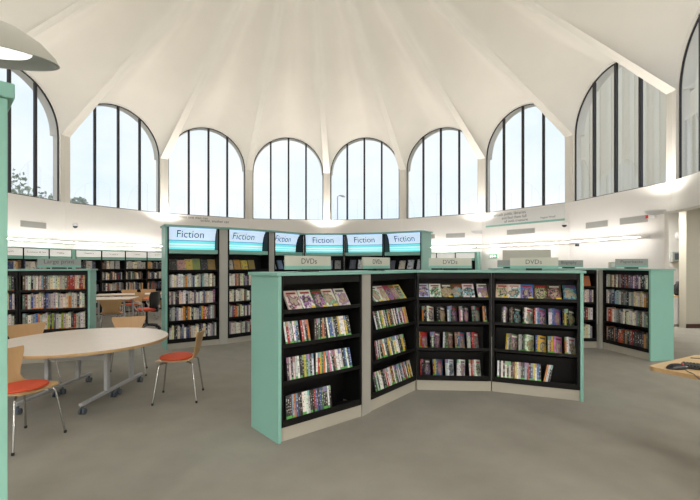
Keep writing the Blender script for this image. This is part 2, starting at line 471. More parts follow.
# ------------------------------------------------------------------ books and DVDs (one mesh each, shared by every copy)
def dvd_mesh():
    mb = MB(); mb.cbox(0,.135,0,.0195,0,.19,.0012); return mb.mesh('dvd_case', M['dvd'])
def book_mesh(rounded):
    mb = MB()
    # cover: spine (rounded) and two boards; pages inside
    sp = [(.0,.12),(.0,.88)] if not rounded else [(.03,.0),(.008,.2),(.0,.4),(.0,.6),(.008,.8),(.03,1.0)]
    outer = [(1,0)] + ([(.0,.0)] if not rounded else []) + sp + ([(.0,1.0)] if not rounded else []) + [(1,1),(1,.9),(.08,.9),(.08,.1),(1,.1)]
    mb.prism(outer, 0, 1, 0)
    mb.box(.08,.96,.1,.9,.025,.975,1)
    return mb.mesh('book', [M['book'], M['pages']])
DVD = dvd_mesh(); BOOK = [book_mesh(True), book_mesh(False)]
books = []      # (area, matrix-params, colour, label, group)
def put_dvd(bay, loc, rot, c, flag, label, group):
    o = bpy.data.objects.new('dvd_case', DVD); COL.objects.link(o)
    o.matrix_world = bay @ Matrix.Translation(loc) @ rot
    o.color = rgb(*c)[:3] + (.5 if flag else 1.0,)
    tag(o, label, 'DVD', group)
def add_book(bay, loc, rot, dims, c, flag, label, group, cat='book'):
    mw = bay @ Matrix.Translation(loc) @ rot @ Matrix.Diagonal((*dims,1))
    d = max(1, mw.translation.y)
    books.append((dims[1]*dims[2]/d/d, mw, c, flag, label, group))

PAL_BOOK = [(236,232,224)]*5+[(214,208,196)]*5+[(190,188,184)]*4+[(150,150,150)]*2+[(96,96,100)]*2+[(40,40,44)]*2+[(232,220,186)]*3+[(170,60,50),(120,40,40),(66,90,140),(40,56,100),(150,180,200),(96,130,96),(214,140,60),(200,170,120),(110,80,60),(120,90,130)]
PAL_DARK = [(60,60,64)]*3+[(110,108,106)]*3+[(180,176,168)]*3+[(40,40,44)]*2+[(150,120,90)]*2+[(160,70,50),(70,80,110),(200,150,80)]
PAL_DVD = [(236,234,230)]*7+[(200,198,196)]*3+[(30,30,32)]*5+[(70,60,56)]*2+[(180,44,40)]*2+[(216,190,60)]*2+[(60,100,160)]*2+[(120,40,44),(210,120,60),(150,180,200),(80,120,80),(214,130,160),(150,120,90)]
PAL_FACE = [(232,226,216),(236,232,228),(70,110,150),(60,52,48),(78,66,54),(60,86,120),(52,60,46),(216,210,200)]

def book_row(bay, z, x0, x1, bname, rname, pal=PAL_BOOK, flagp=.0, tmin=.022, tmax=.044, hmin=.19, hmax=.235, y=.03, seedcols=None, maxh=.26):
    x, i = x0, 0
    group = 'books on the %s shelf of the %s' % (rname, bname)
    while True:
        t = R.uniform(tmin, tmax)
        if x+t > x1: break
        i += 1
        h = min(maxh, R.uniform(hmin, hmax)); d = R.uniform(.14,.17)
        c = R.choice(pal) if not seedcols else seedcols(i, (x-x0)/(x1-x0))
        c = tuple(max(0,min(255,q+R.randint(-12,12))) for q in c)
        lean = 0.0
        # spine faces front: local X -> back, local Y -> left
        rot = rot2(PI/2)
        add_book(bay, (x+t, y+R.uniform(0,.012), z+.001), rot, (d,t*.97,h), c, R.random() < flagp,
                 '%s book, %s from left, %s shelf of %s' % (cname(c), ordn(i), rname, bname), group)
        x += t + (.001 if R.random() > .06 else .006)
def face_books(bay, z, xs, bname, rname, cols, w=.135, h=.2, y=.14):
    for i, (x, c) in enumerate(zip(xs, cols)):
        rot = Matrix.Rotation(-math.radians(18), 4, 'X')
        hh = h*R.uniform(.92,1.05)
        add_book(bay, (x-w/2, y, z+.006), rot, (w,.022,hh), c, False,
                 '%s book shown cover out, %s from left, %s shelf of %s' % (cname(c), ordn(i+1), rname, bname), 'cover-out books on the %s shelf of the %s' % (rname, bname))

# ------------------------------------------------------------------ shelving
def bay_matrix(p0, p1):
    d = Vector((p1[0]-p0[0], p1[1]-p0[1])); a = math.atan2(d.y, d.x)
    return Matrix.Translation((p0[0],p0[1],0)) @ rot2(a), d.length, a
def xl(p0, p1, px, off=0.05):
    """where the sight line through picture column px meets a bay's front"""
    d = Vector((p1[0]-p0[0], p1[1]-p0[1])).normalized(); b = Vector((-d.y, d.x))
    P = Vector((p0[0],p0[1])) + b*off; k = (px-PX)/F_PX
    return (k*P.y-P.x)/(d.x-k*d.y)
SLOPE = math.radians(15)
LOWZ = [.165,.485,.79,1.07]
def low_bay(name, label, p0, p1, depth, left_panel=False, right_panel=False, group=None, filler=None, shelfd=.25, z=LOWZ, slope=0.0):
    mw, w, a = bay_matrix(p0, p1)
    t = thing('bookcase', label, 'bookcase', (p0[0],p0[1],0), a, group)
    MB().box(.004, .03, 0, depth, .115, 1.358, ch=.002).build('side_panel', M['black'], t)
    MB().box(w-.03, w-.004, 0, depth, .115, 1.358, ch=.002).build('side_panel', M['black'], t)
    MB().box(.03, w-.03, shelfd, shelfd+.015, .03 if slope else .115, 1.358).build('back_panel', M['black'], t)
    if depth > .4: MB().box(.03, w-.03, depth-.015, depth, .115, 1.358).build('rear_panel', M['black'], t)
    MB().box(.004, w-.004, .012, .10 if slope else depth, 0, .113).build('plinth', M['plinth'], t)
    MB().box(.03, w-.03, .01, .03, 1.29, 1.358).build('top_rail', M['black'], t)
    for i, zz in enumerate(z):
        mb = MB(); dz = shelfd*math.tan(slope); bz = zz-.022 if i else .115
        mb.add([(x,y,q) for x in (.03,w-.03) for (y,q) in ((.004,bz),(shelfd,max(.03,bz-dz)),(shelfd,zz-dz),(.004,zz))], [(0,1,2,3),(7,6,5,4),(0,4,5,1),(1,5,6,2),(2,6,7,3),(3,7,4,0)])
        mb.box(.03, w-.03, .0, .006, zz-.024 if i else .115, zz+.008)
        mb.build('shelf', M['black'], t)
    if left_panel: MB().box(-.028, .003, -.012, depth, 0, 1.358, ch=.002).build('end_panel', M['teal'], t)
    if right_panel: MB().box(w-.003, w+.028, -.012, depth, 0, 1.358, ch=.002).build('end_panel', M['teal'], t)
    if filler:
        inv = mw.inverted(); a1 = (w, 0); b1 = inv @ Vector((*filler[0],0)); c1 = inv @ Vector((*filler[1],0)); d1 = (w, depth)
        MB().prism([a1,(b1.x-.003,b1.y),(c1.x-.003,c1.y),d1], 0, 1.358).build('corner_filler', M['greymetal'], t)
    return mw, w
def offs(pts, d):
    out = []
    for i, p in enumerate(pts):
        ns = []
        for (a, b) in ((i-1,i),(i,i+1)):
            if a < 0 or b >= len(pts): continue
            e = Vector((pts[b][0]-pts[a][0], pts[b][1]-pts[a][1])).normalized(); ns.append(Vector((-e.y,e.x)))
        n = sum(ns, Vector((0,0)))
        n.normalize(); k = n.dot(ns[0])
        out.append((p[0]+n.x*d/k, p[1]+n.y*d/k))
    return out
def run_top(pts, depth, z0, z1, mat, label, over=.03, ext=.05):
    p = [Vector(q) for q in pts]
    p[0] = p[0] - (p[1]-p[0]).normalized()*ext; p[-1] = p[-1] + (p[-1]-p[-2]).normalized()*ext
    fr = offs(p, -over); bk = offs(p, depth+over*.5)
    n = len(p); mb = MB()
    for i in range(n-1):     # convex strips sharing edges
        pass
    vs = [(q[0],q[1],z0) for q in fr]+[(q[0],q[1],z0) for q in bk]+[(q[0],q[1],z1) for q in fr]+[(q[0],q[1],z1) for q in bk]
    fs = []
    for i in range(n-1):
        fs += [(i,n+i,n+i+1,i+1),(2*n+i,2*n+i+1,3*n+i+1,3*n+i),(i,i+1,2*n+i+1,2*n+i),(n+i,3*n+i,3*n+i+1,n+i+1)]
    fs += [(0,2*n,3*n,n),(n-1,2*n-1,4*n-1,3*n-1)]
    mb.add(vs, fs)
    return tag(mb.build('worktop', mat), label, 'worktop')

def top_sign(loc, rz, text, label, face='signface', w=.51, h=.125, group=None, foot=.17, tsize=.072):
    t = thing('sign', label, 'sign', loc, rz, group)
    MB().box(-w/2, w/2, -.012, .012, .02, .02+h, ch=.002).build('sign_plate', M[face], t)
    MB().box(-w/2, w/2, -.0135, .0135, .02, .02+h*.27).build('colour_strip', M['teal'], t)
    MB().box(-foot/2, foot/2, -.06, .06, 0, .022, ch=.004).build('foot', M['blackplastic'], t)
    if text:
        vs, fs, ww, hh = text_geo(text, tsize, .0008)
        if ww > w*.86: k = w*.86/ww; vs = [v*k for v in vs]
        mb = MB(); mb.add([(v.x, -.0132-v.z, .02+h*.62+v.y) for v in vs], fs); mb.build('lettering', M['text'], t)
    return t

# ---- DVD run
D1a, D1b = (-.566,3.344), (.117,3.923)
D2a, D2b = (.207,4.05), (.77,4.756)
D3b = (1.62,4.70); D4b = (2.445,4.36)
def back(p0, p1, p, d):
    e = Vector((p1[0]-p0[0], p1[1]-p0[1])).normalized(); return (p[0]-e.y*d, p[1]+e.x*d)
DN = ['leftmost DVD bay','second DVD bay from left','third DVD bay from left','rightmost DVD bay']
DG = None
b1, w1 = low_bay('', 'leftmost low black DVD bay with a teal end panel', D1a, D1b, .46, left_panel=True, filler=(D2a, back(D2a,D2b,D2a,.46)), slope=SLOPE)
b2, w2 = low_bay('', 'second low black DVD bay from left, angled beside the grey corner filler', D2a, D2b, .46, slope=SLOPE)
b3, w3 = low_bay('', 'third low black DVD bay from left, facing the camera straight on', D2b, D3b, .46, slope=SLOPE)
b4, w4 = low_bay('', 'rightmost low black DVD bay ending in a teal edge', D3b, D4b, .46, right_panel=True, slope=SLOPE)
run_top([D1a, D1b, D2a, D2b, D3b, D4b], .46, 1.36, 1.385, M['tealtop'], 'teal worktop board running over the four low DVD bays')
RN = ['bottom','third','second','top']
def dvd_label(c, i, r, n): return '%s DVD case, %s from left, %s shelf, %s' % (cname(c), ordn(i), RN[r], n.replace('second DVD bay from left','second DVD bay').replace('third DVD bay from left','third DVD bay'))
def jit(c, a=10): return tuple(max(0,min(255,q+R.randint(-a,a))) for q in c)
def dvd_faces(bm, p0, p1, pxs, n, cols, tilt=36):
    for i, (px, c) in enumerate(zip(pxs, cols)):
        x = xl(p0,p1,px,.05); c = jit(c,5)
        put_dvd(bm, (x-.0675, .022, LOWZ[3]+.001), Matrix.Rotation(-math.radians(tilt),4,'X'), c, R.random() < .5,
                '%s DVD case shown cover out, %s from left, top shelf, %s' % (cname(c), ordn(i+1), n.replace(' bay from left',' bay')), 'cover-out DVDs on the top shelf of the '+n)
def dvd_groups(bm, p0, p1, r, groups, n, alpha):
    """groups = picture column ranges; alpha = how far the cases are turned from cover-out (0) to spine-out (90)"""
    i = 0; a0 = math.radians(alpha)
    for g in groups:
        xa, xb = xl(p0,p1,g[0],.05), xl(p0,p1,g[1],.05)
        lean = math.radians(g[2]) if len(g) > 2 else 0
        al = math.radians(g[3]) if len(g) > 3 else a0
        tt = .0208
        face = .135*math.cos(al)
        cnt = max(2, int((xb-xa-face)/(tt*math.sin(al))))
        xc = xb-face
        for q in range(cnt-1,-1,-1):
            c = jit(R.choice(PAL_DVD)); i += 1
            if q == 0 and al < 1.3: c = jit(R.choice(PAL_FACE+PAL_DVD))
            ox = xc - math.sin(al)*tt*q; oy = .025 + math.cos(al)*tt*q + (R.uniform(0,.008) if al > 1.3 else 0)
            rot = Matrix.Rotation(-SLOPE,4,'X') @ rot2(al) @ Matrix.Rotation(lean, 4, 'X')
            put_dvd(bm, (ox, .012+(oy-.012)*math.cos(SLOPE), LOWZ[r]+.003-oy*math.sin(SLOPE)+abs(math.sin(lean))*.0196*(lean<0)), rot, c, R.random() < .5, dvd_label(c,i,r,n), 'DVDs on the %s shelf of the %s' % (RN[r], n))
def cpx(o, s, *g): return [tuple([o+s*a, o+s*b]+list(e)) for a, b, *e in g]
dvd_faces(b1, D1a, D1b, [270+.28*c for c in (88,138,180,218,263)], DN[0], [(226,214,200),(232,228,220),(60,74,52),(230,224,216),(206,204,196)])
dvd_groups(b1, D1a, D1b, 2, cpx(270,.28,(47,105),(108,141),(152,196,9),(203,286)), DN[0], 90)
dvd_groups(b1, D1a, D1b, 1, cpx(270,.28,(55,103,5),(104,154,7),(155,200,10),(203,291)), DN[0], 90)
dvd_groups(b1, D1a, D1b, 0, cpx(270,.28,(46,216,5)), DN[0], 90)
dvd_faces(b2, D2a, D2b, [360+.26*c for c in (68,96,120,142,160)], DN[1], [(226,226,224),(214,206,200),(150,60,80),(110,150,70),(216,190,90)])
dvd_groups(b2, D2a, D2b, 2, cpx(360,.26,(54,182)), DN[1], 90)
dvd_groups(b2, D2a, D2b, 1, cpx(360,.26,(54,80,8),(84,176)), DN[1], 90)
dvd_groups(b2, D2a, D2b, 0, cpx(360,.26,(54,206)), DN[1], 90)
dvd_faces(b3, D2b, D3b, [410+.24*c for c in (55,106,154,199,245,308)], DN[2], [(190,206,224),(226,226,226),(76,60,46),(84,70,36),(226,214,214),(232,226,216)])
AL = 54
dvd_groups(b3, D2b, D3b, 2, cpx(410,.24,(48,104),(108,153),(156,204),(206,254),(257,300),(300,328,0,80)), DN[2], AL)
dvd_groups(b3, D2b, D3b, 1, cpx(410,.24,(38,77),(84,132),(135,184,4),(188,236),(240,294)), DN[2], AL)
dvd_groups(b3, D2b, D3b, 0, cpx(410,.24,(38,90),(93,143),(146,189),(191,235,4),(248,303)), DN[2], AL)
dvd_faces(b4, D3b, D4b, [490+.26*c for c in (46,93,141,194,248,309)], DN[3], [(214,196,180),(232,214,206),(60,120,190),(84,60,48),(74,60,44),(56,96,140)])
dvd_groups(b4, D3b, D4b, 2, cpx(490,.26,(37,67,0,80),(68,121),(122,167),(168,218),(220,276),(278,332)), DN[3], AL)
dvd_groups(b4, D3b, D4b, 1, cpx(490,.26,(53,105,4),(108,170),(172,218),(221,280),(284,333)), DN[3], AL)
dvd_groups(b4, D3b, D4b, 0, cpx(490,.26,(23,196),(200,232,12,86)), DN[3], 90)

def mid_top(p0, p1, depth, f=.5):
    e = Vector((p1[0]-p0[0], p1[1]-p0[1])); n = Vector((-e.y,e.x)).normalized()
    q = Vector(p0)+e*f+n*depth; return (q.x,q.y,1.386), math.atan2(e.y,e.x)
for (p0,p1,lb) in ((D1a,D1b,'grey DVDs sign standing above the leftmost DVD bay'),(D2a,D2b,'grey DVDs sign standing above the second DVD bay from left'),
                   (D2b,D3b,'grey DVDs sign standing above the third DVD bay from left'),(D3b,D4b,'grey DVDs sign standing above the rightmost DVD bay')):
    loc, a = mid_top(p0,p1,.25); top_sign(loc, a, 'DVDs', lb)

# ---- right-hand low bookcases
Ra, Rb, Rc, Rd = (2.585,7.25), (3.465,7.16), (4.30,7.15), (4.52,6.20)
R1a = (4.362,7.10)
low_bay('', 'low black bookcase behind the DVD bays, mostly hidden', Ra, Rb, .4)
rb0, rw0 = low_bay('', 'low black bookcase seen past the right end of the DVD bays', Rb, Rc, .4)
rb1, rw1 = low_bay('', 'low black bookcase full of books ending in a wide teal panel at right', R1a, Rd, .4, right_panel=True)
# grey post in the inner corner
t = tag(MB().box(-.03,.03,-.03,.03,0,1.358,ch=.003).build('corner_post', M['greymetal'], loc=(4.335,7.125,0)), 'grey corner post between the two right-hand low bookcases', 'post')
run_top([Ra, Rb, (4.335,7.14), Rd], .4, 1.36, 1.385, M['tealtop'], 'teal top board over the low bookcases at right')
for r in range(4):
    pal = PAL_DARK if r == 0 else PAL_BOOK
    book_row(rb1, LOWZ[r], .04, rw1-.04, 'low bookcase at right', RN[r], pal=pal+[(170,60,46)]*2 if r in (0,1) else pal, tmin=.026, tmax=.05, hmin=.19, hmax=.24)
    x0 = xl(Rb,Rc,583)
    if r < 3: book_row(rb0, LOWZ[r], x0-.12, rw0-.04, 'low bookcase past the DVDs', RN[r], tmin=.026, tmax=.045)
face_books(rb0, LOWZ[3], [rw0-.32, rw0-.13], 'low bookcase past the DVDs', 'top', [(120,70,50),(196,110,60)], y=.08, h=.19)
loc, a = mid_top(Rb,Rc,.2,.53); top_sign(loc, a, 'Biography', 'grey sign at the far right end, behind the DVD bays', 'signgrey', tsize=.07)
loc, a = mid_top(Ra,Rb,.2,.3); top_sign(loc, a, None, 'small grey sign half hidden behind the rightmost DVDs sign', 'signgrey', w=.4)
loc, a = mid_top(R1a,Rd,.2,.42); top_sign(loc, a+math.radians(62), 'Paperbacks', 'grey sign on the low bookcase with the wide teal panel', 'signgrey', w=.46, h=.14, tsize=.07)
t = thing('display_box', 'small pale grey box on the right low bookcase top', 'box', (at(612.5,7.35).x,7.35,1.386), 0)
MB().box(-.055,.055,-.04,.04,0,.11,ch=.006).build('box_body', M['signface'], t)
MB().box(-.045,.045,-.042,-.039,.02,.09).build('front_label', M['whitepaint'], t)
loc, a = mid_top(Ra,Rb,.3,.68)
t = thing('display_board', 'tall plain grey board standing behind the rightmost DVDs sign', 'board', (loc[0],loc[1],1.386), a)
MB().box(-.42,.42,-.012,.012,.02,.335,ch=.003).build('board_panel', M['signface'], t)
MB().box(-.3,.3,-.05,.05,0,.02,ch=.004).build('foot', M['blackplastic'], t)

# ---- left low bookcase (large print)
La, Lb_ = (-4.82,5.97), (-4.0,6.28)
L0 = (La[0]-.88*math.cos(math.radians(24)), La[1]-.88*math.sin(math.radians(24)))
lb0, lw0 = low_bay('', 'low black bookcase cut off by the left edge of the photo', L0, La, .4)
lb1, lw1 = low_bay('', 'low black bookcase under the large print sign, teal end panel', La, Lb_, .4, right_panel=True)
run_top([L0, La, Lb_], .4, 1.36, 1.385, M['tealtop'], 'teal top board over the low bookcases at left')
def warm_right(i, f):
    if f > .72: return R.choice([(176,60,44),(206,140,70),(150,50,40),(220,190,150),(226,216,196)])
    return R.choice(PAL_BOOK+PAL_DARK)
def third_cols(i, f): return R.choice(PAL_BOOK+[(220,200,50),(220,200,50),(70,140,60),(60,110,180),(120,50,60),(90,90,100),(150,170,60)])
for r in (1,2,3):
    sc = warm_right if r == 3 else (third_cols if r == 1 else None)
    book_row(lb1, LOWZ[r], .04, lw1-.045, 'large print bookcase', RN[r], flagp=.55, tmin=.022, tmax=.038, hmin=.215, hmax=.245, seedcols=sc)
    xs = xl(L0,La,4)
    book_row(lb0, LOWZ[r], max(.04,xs), lw0-.045, 'bookcase at left edge', RN[r], flagp=.5, tmin=.022, tmax=.04, hmin=.215, hmax=.245)
loc, a = mid_top(La,Lb_,.2,.52); top_sign(loc, a, 'Large print', 'grey Large print sign on the low bookcase at left', 'signgrey', w=.56, h=.135, tsize=.09)

# ---- tall Fiction run
FZ = [.165,.48,.765,1.055,1.355]
F = [((-3.11,6.99),(-2.37,7.467)), ((-2.236,7.53),(-1.60,8.14)), ((-1.516,8.24),(-1.01,8.96)), ((-1.01,8.96),(-.13,8.96)), ((-.13,8.96),(.707,8.69)), ((.707,8.69),(1.419,8.17))]
FN = ['leftmost Fiction bay','second Fiction bay from left','third Fiction bay from left','fourth Fiction bay from left','fifth Fiction bay from left','rightmost Fiction bay']
FTXT = text_geo('Fiction', .178, .0008)
def cove(a):     # sign cross-section: upright at the foot, curling forward at the head
    return .21-.17*(1-math.cos(a)), 1.715+.38*math.sin(a)/math.sin(math.radians(75))
def fiction_bay(p0, p1, label, left=False, right=False, filler=None, sign=True):
    mw, w, a = bay_matrix(p0, p1); D = .4
    t = thing('bookcase', label, 'bookcase', (p0[0],p0[1],0), a, None)
    MB().box(.004,.03,0,D,.1,2.098,ch=.002).build('side_panel', M['black'], t)
    MB().box(w-.03,w-.004,0,D,.1,2.098,ch=.002).build('side_panel', M['black'], t)
    MB().box(.03,w-.03,.25,.27,.1,2.098).build('back_panel', M['black'], t)
    MB().box(.03,w-.03,D-.012,D,.1,2.098).build('rear_panel', M['greymetal'], t)
    MB().box(.004,w-.004,.012,D,0,.098).build('plinth', M['plinth'], t)
    for i, zz in enumerate(FZ):
        mb = MB(); mb.box(.03,w-.03,.004,.25,zz-.022 if i else .1,zz); mb.box(.03,w-.03,0,.006,zz-.024 if i else .1,zz+.006)
        mb.build('shelf', M['black'], t)
    MB().box(.03,w-.03,.0,.245,1.642,1.716,ch=.003).build('canopy_fascia', M['teal'], t)
    c = MB(); prof = [cove(math.radians(75)*i/14) for i in range(15)]
    vs = [(x,y,z) for (y,z) in prof for x in (.032,w-.032)]
    vs += [(x,y+.012,z+.004) for (y,z) in prof for x in (.032,w-.032)]
    n = 30
    fs = [(2*i,2*i+1,2*i+3,2*i+2) for i in range(14)] + [(n+2*i,n+2*i+2,n+2*i+3,n+2*i+1) for i in range(14)]
    c.add(vs, fs); s = c.build('sign_panel', M['litsign'], t, smooth=True)
    vs, fs, ww, hh = FTXT
    zc = 1.995
    def onto(v):
        zz = zc+v.y; aa = math.asin(min(1,(zz-1.715)/.38*math.sin(math.radians(75)))); y, z = cove(aa)
        return (w*.47+v.x, y-.003-max(0,v.z), z)
    m = MB(); m.add([onto(v) for v in vs], fs); m.build('lettering', M['textblue'], s)
    if left: MB().box(-.03,.003,-.012,D,0,2.098,ch=.002).build('end_panel', M['teal'], t)
    if right: MB().box(w-.003,w+.03,-.012,D,0,2.098,ch=.002).build('end_panel', M['greymetal'] if right == 2 else M['teal'], t)
    if filler:
        inv = mw.inverted(); b_ = inv @ Vector((*filler[0],0)); c_ = inv @ Vector((*filler[1],0))
        MB().prism([(w,0),(b_.x-.003,b_.y),(c_.x-.003,c_.y),(w,D)], 0, 2.098).build('corner_filler', M['greymetal'], t)
    return mw, w
FB = []
for i, (p0, p1) in enumerate(F):
    nx = F[i+1] if i < 2 else None
    FB.append(fiction_bay(p0, p1, 'tall black bookcase under the %s lit Fiction sign' % ['leftmost','second','third','fourth','fifth','rightmost'][i], left=(i==0), right=(i==5),
              filler=(nx[0], back(nx[0],nx[1],nx[0],.4)) if nx else None))
run_top([F[0][0],F[0][1],F[1][0],F[1][1],F[2][0],F[2][1],F[3][1],F[4][1],F[5][1]], .4, 2.10, 2.132, M['tealtop'], 'teal canopy board over the tall Fiction bookcases', over=.05, ext=.05)
FR = ['bottom','fourth','third','second','top']
FACE = [(70,66,58),(196,150,140),(206,180,90),(130,150,80),(60,60,60),(170,140,70)]
w = FB[0][1]
face_books(FB[0][0], FZ[4], [xl(*F[0],160+.27*c) for c in (54,82,112,140,172,197)], FN[0], 'top', FACE)
for r in range(4):
    pal = {3:PAL_BOOK+PAL_DARK+[(150,40,40)],2:[(236,232,224)]*4+[(226,214,196)]*3+PAL_BOOK,1:PAL_BOOK+[(220,190,60),(60,60,66),(200,60,60)],0:PAL_BOOK+PAL_DARK+[(60,80,120)]*2}[r]
    book_row(FB[0][0], FZ[r], .04, w-.045, FN[0], FR[r], pal=pal, tmin=.024, tmax=.04, hmin=.185, hmax=.24)
w = FB[1][1]; xe = xl(*F[1],253)
face_books(FB[1][0], FZ[4], [.12+.155*i for i in range(4)], FN[1], 'top', [(206,200,186),(190,140,60),(214,190,70),(150,130,60)])
for r in range(4):
    book_row(FB[1][0], FZ[r], .04, min(w-.04,xe+.12), FN[1], FR[r], tmin=.026, tmax=.042, hmin=.18, hmax=.235, pal=PAL_BOOK+[(200,190,60)]*2)
for i in (2,3,4,5):
    nn = 4
    face_books(FB[i][0], FZ[4], [FB[i][1]*(.14+.24*q)+R.uniform(-.02,.02) for q in range(nn)], FN[i], 'top', [R.choice([(200,204,210),(120,140,170),(206,196,180),(150,150,150),(90,96,110)]) for q in range(nn)])

# ---- tall unit at the left edge of the picture: only the edge of its end panel is in frame
TE = Vector((-1.395,1.675)); TDIR = Vector((.70,.714)); TS = TE - TDIR*.9
mw, w, a = bay_matrix(tuple(TS), tuple(TE))
t = thing('bookcase', 'tall bookcase at left edge, only its teal panel edge in view', 'bookcase', (TS.x,TS.y,0), a)
MB().box(w-.028,w,0,.4,0,2.125,ch=.002).build('end_panel', M['teal'], t)
MB().box(0,w-.03,.0,.4,2.05,2.125).build('canopy', M['tealtop'], t)
MB().box(0,w+.022,-.012,.4,2.128,2.19,ch=.003).build('top_cap', M['tealtop'], t)
MB().box(.0,w-.03,.3,.32,.1,2.05).build('back_panel', M['signface'], t)
MB().box(0,w-.03,0,.4,0,.1).build('plinth', M['plinth'], t)
for zz in FZ: MB().box(.0,w-.03,.16,.3,zz-.022,zz).build('shelf', M['black'], t)

# ---- wall bookcases (five shelves and a lit white canopy) along three wall facets
WZ = [.09,.40,.71,1.02,1.33]
stuff_books = MB()
STCOL = []
def wall_bay(k, s, label):
    d = A-.335; fm = facmat(k, d)
    wu = .655; u0 = -2*wu + s*wu
    t = thing('wall_bookcase', label, 'bookcase', (0,0,0), 0)
    t.matrix_world = fm @ Matrix.Translation((u0,0,0))
    MB().box(0,.02,0,.31,.05,1.842).build('side_panel', M['black'], t)
    MB().box(wu-.02,wu,0,.31,.05,1.842).build('side_panel', M['black'], t)
    MB().box(.02,wu-.02,.295,.31,.05,1.842).build('back_panel', M['black'], t)
    MB().box(0,wu,.01,.31,0,.048).build('plinth', M['plinth'], t)
    for zz in WZ: MB().box(.02,wu-.02,0,.29,zz-.03,zz).build('shelf', M['black'], t)
    c = MB(); c.box(.02,wu-.02,.0,.02,1.66,1.83); cs = c.build('canopy_sign', M['canopysign'], t)
    MB().box(.02,wu-.02,-.004,.02,1.585,1.665).build('canopy_fascia', M['teal'], t)
    MB().box(0,wu,-.01,.31,1.842,1.862).build('top_board', M['tealtop'], t)
    if s == 0: MB().box(-.075,-.001,-.012,.31,0,1.862).build('end_panel', M['teal'], t)
    if s == 3: MB().box(wu+.001,wu+.075,-.012,.31,0,1.862).build('end_panel', M['teal'], t)
    word = {(0,1):'Health',(0,2):'Business & law',(0,3):'Home',(1,0):'History',(1,1):'Science',(1,2):'Travel',(1,3):'Sport'}.get((k,s))
    if word:
        vs, fs, ww, hh = text_geo(word, .085, .0008)
        m = MB(); m.add([(wu/2+v.x, -.002-v.z, 1.755+v.y) for v in vs], fs); m.build('lettering', M['signgrey'], cs)
    # books
    mw = t.matrix_world.copy()
    if k == 5 and s < 3: return
    for r, zz in enumerate(WZ):
        x = .025
        end = wu-.03 - (R.uniform(0,.12))
        while x < end:
            tt = R.uniform(.02,.045); h = R.uniform(.17,.23)
            if r == 4 and R.random() < .4: tt = .13
            lean = R.uniform(-.12,.12) if R.random() < .3 else 0
            c = R.choice(PAL_BOOK+PAL_DARK+PAL_DARK)
            q = MB(); q.box(0,tt*.94,0,.15,0,h)
            Mx = mw @ Matrix.Translation((x,.04,zz+.002)) @ Matrix.Rotation(lean,4,'Y')
            stuff_books.add([Mx @ Vector(v) for v in q.v], q.f); STCOL.extend([c]*6)
            x += tt
    return
ROWN = {0:'beside the left edge',1:'behind the study tables',5:'past the Fiction bays'}
for k, ss in ((0,(0,1,2,3)),(1,(0,1,2,3)),(5,(0,1,2,3))):
    for s in ss:
        wall_bay(k, s, '%s white-topped wall bookcase from left in the run %s' % (['first','second','third','fourth'][s], ROWN[k]))

# individual books: the 300 that show largest; the rest join the wall shelves' books
books.sort(key=lambda b: -b[0])
for i, (ar, mw, c, flag, label, group) in enumerate(books):
    if i < 300:
        o = bpy.data.objects.new('book', BOOK[i % 2]); COL.objects.link(o); o.matrix_world = mw
        o.color = rgb(*c)[:3] + (.5 if flag else 1.0,)
        tag(o, label, 'book', group)
    else:
        q = MB(); q.box(0,1,0,1,0,1)
        stuff_books.add([mw @ Vector(v) for v in q.v], q.f); STCOL.extend([c]*6)
def stuffmat():
    m, nt, b = newmat('distant_book_spines'); L = nt.links.new
    at_ = N(nt, 'ShaderNodeVertexColor'); at_.layer_name = 'Col'; tc = N(nt, 'ShaderNodeTexCoord')
    no = N(nt, 'ShaderNodeTexNoise'); no.inputs['Scale'].default_value = 28; L(tc.outputs['Object'], no.inputs['Vector'])
    gt = N(nt, 'ShaderNodeMath', operation='GREATER_THAN'); gt.inputs[1].default_value = .6; L(no.outputs['Fac'], gt.inputs[0])
    mx = N(nt, 'ShaderNodeMix', data_type='RGBA'); L(gt.outputs[0], mx.inputs[0]); L(at_.outputs['Color'], mx.inputs[6]); mx.inputs[7].default_value = (.2,.19,.18,1)
    L(mx.outputs[2], b.inputs['Base Color']); return m
o = stuff_books.build('distant_books', stuffmat())
ca = o.data.color_attributes.new('Col', 'FLOAT_COLOR', 'CORNER')
for p, c in zip(o.data.polygons, STCOL):
    for li in p.loop_indices: ca.data[li].color = rgb(*c)
tag(o, 'mixed small books on the far shelves', 'books', None, 'stuff')

# ------------------------------------------------------------------ tables
def caster(mb, x, y, mi=0):
    mb.lathe([(.012,.05),(.012,.09)], 10, (x,y,0))
    for s in (-.018,.018):
        m = Matrix.Rotation(PI/2,4,'Y')
        mb.lathe([(.02,-.01),(.03,-.008),(.03,.008),(.02,.01)], 14, (x+s,y,.03), M=m)
TC = Vector((-2.87,4.45,0)); TZ = .645; TR = .825
t = thing('round_table', 'large round pale wood table on castors at left', 'table', TC)
mb = MB(); mb.lathe([(TR-.004,TZ-.026),(TR-.002,TZ-.002),(TR-.004,TZ)], 96); mb.build('tabletop', M['tabletop'], t, smooth=True)
mb = MB(); mb.lathe([(TR-.02,TZ-.03),(TR,TZ-.028),(TR+.002,TZ-.012),(TR,TZ-.003),(TR-.003,TZ-.001)], 96, cap=False); mb.build('edge_band', M['woodedge'], t, smooth=True)
for sx in (-2.59,-3.22):
    x = sx-TC.x
    mb = MB(); mb.box(x-.022,x+.022,3.95-TC.y,5.10-TC.y,.085,.115,ch=.006); fb = mb.build('foot_bar', M['silver'], t)
    for yy in (3.98,4.5,4.6,5.07):
        mb = MB(); caster(mb, x, yy-TC.y); mb.build('castor', M['screen'], fb, smooth=True)
    for yy in (4.38,4.87):
        MB().box(x-.02,x+.02,yy-.028-TC.y,yy+.028-TC.y,.115,TZ-.03,ch=.005).build('leg', M['silver'], t)
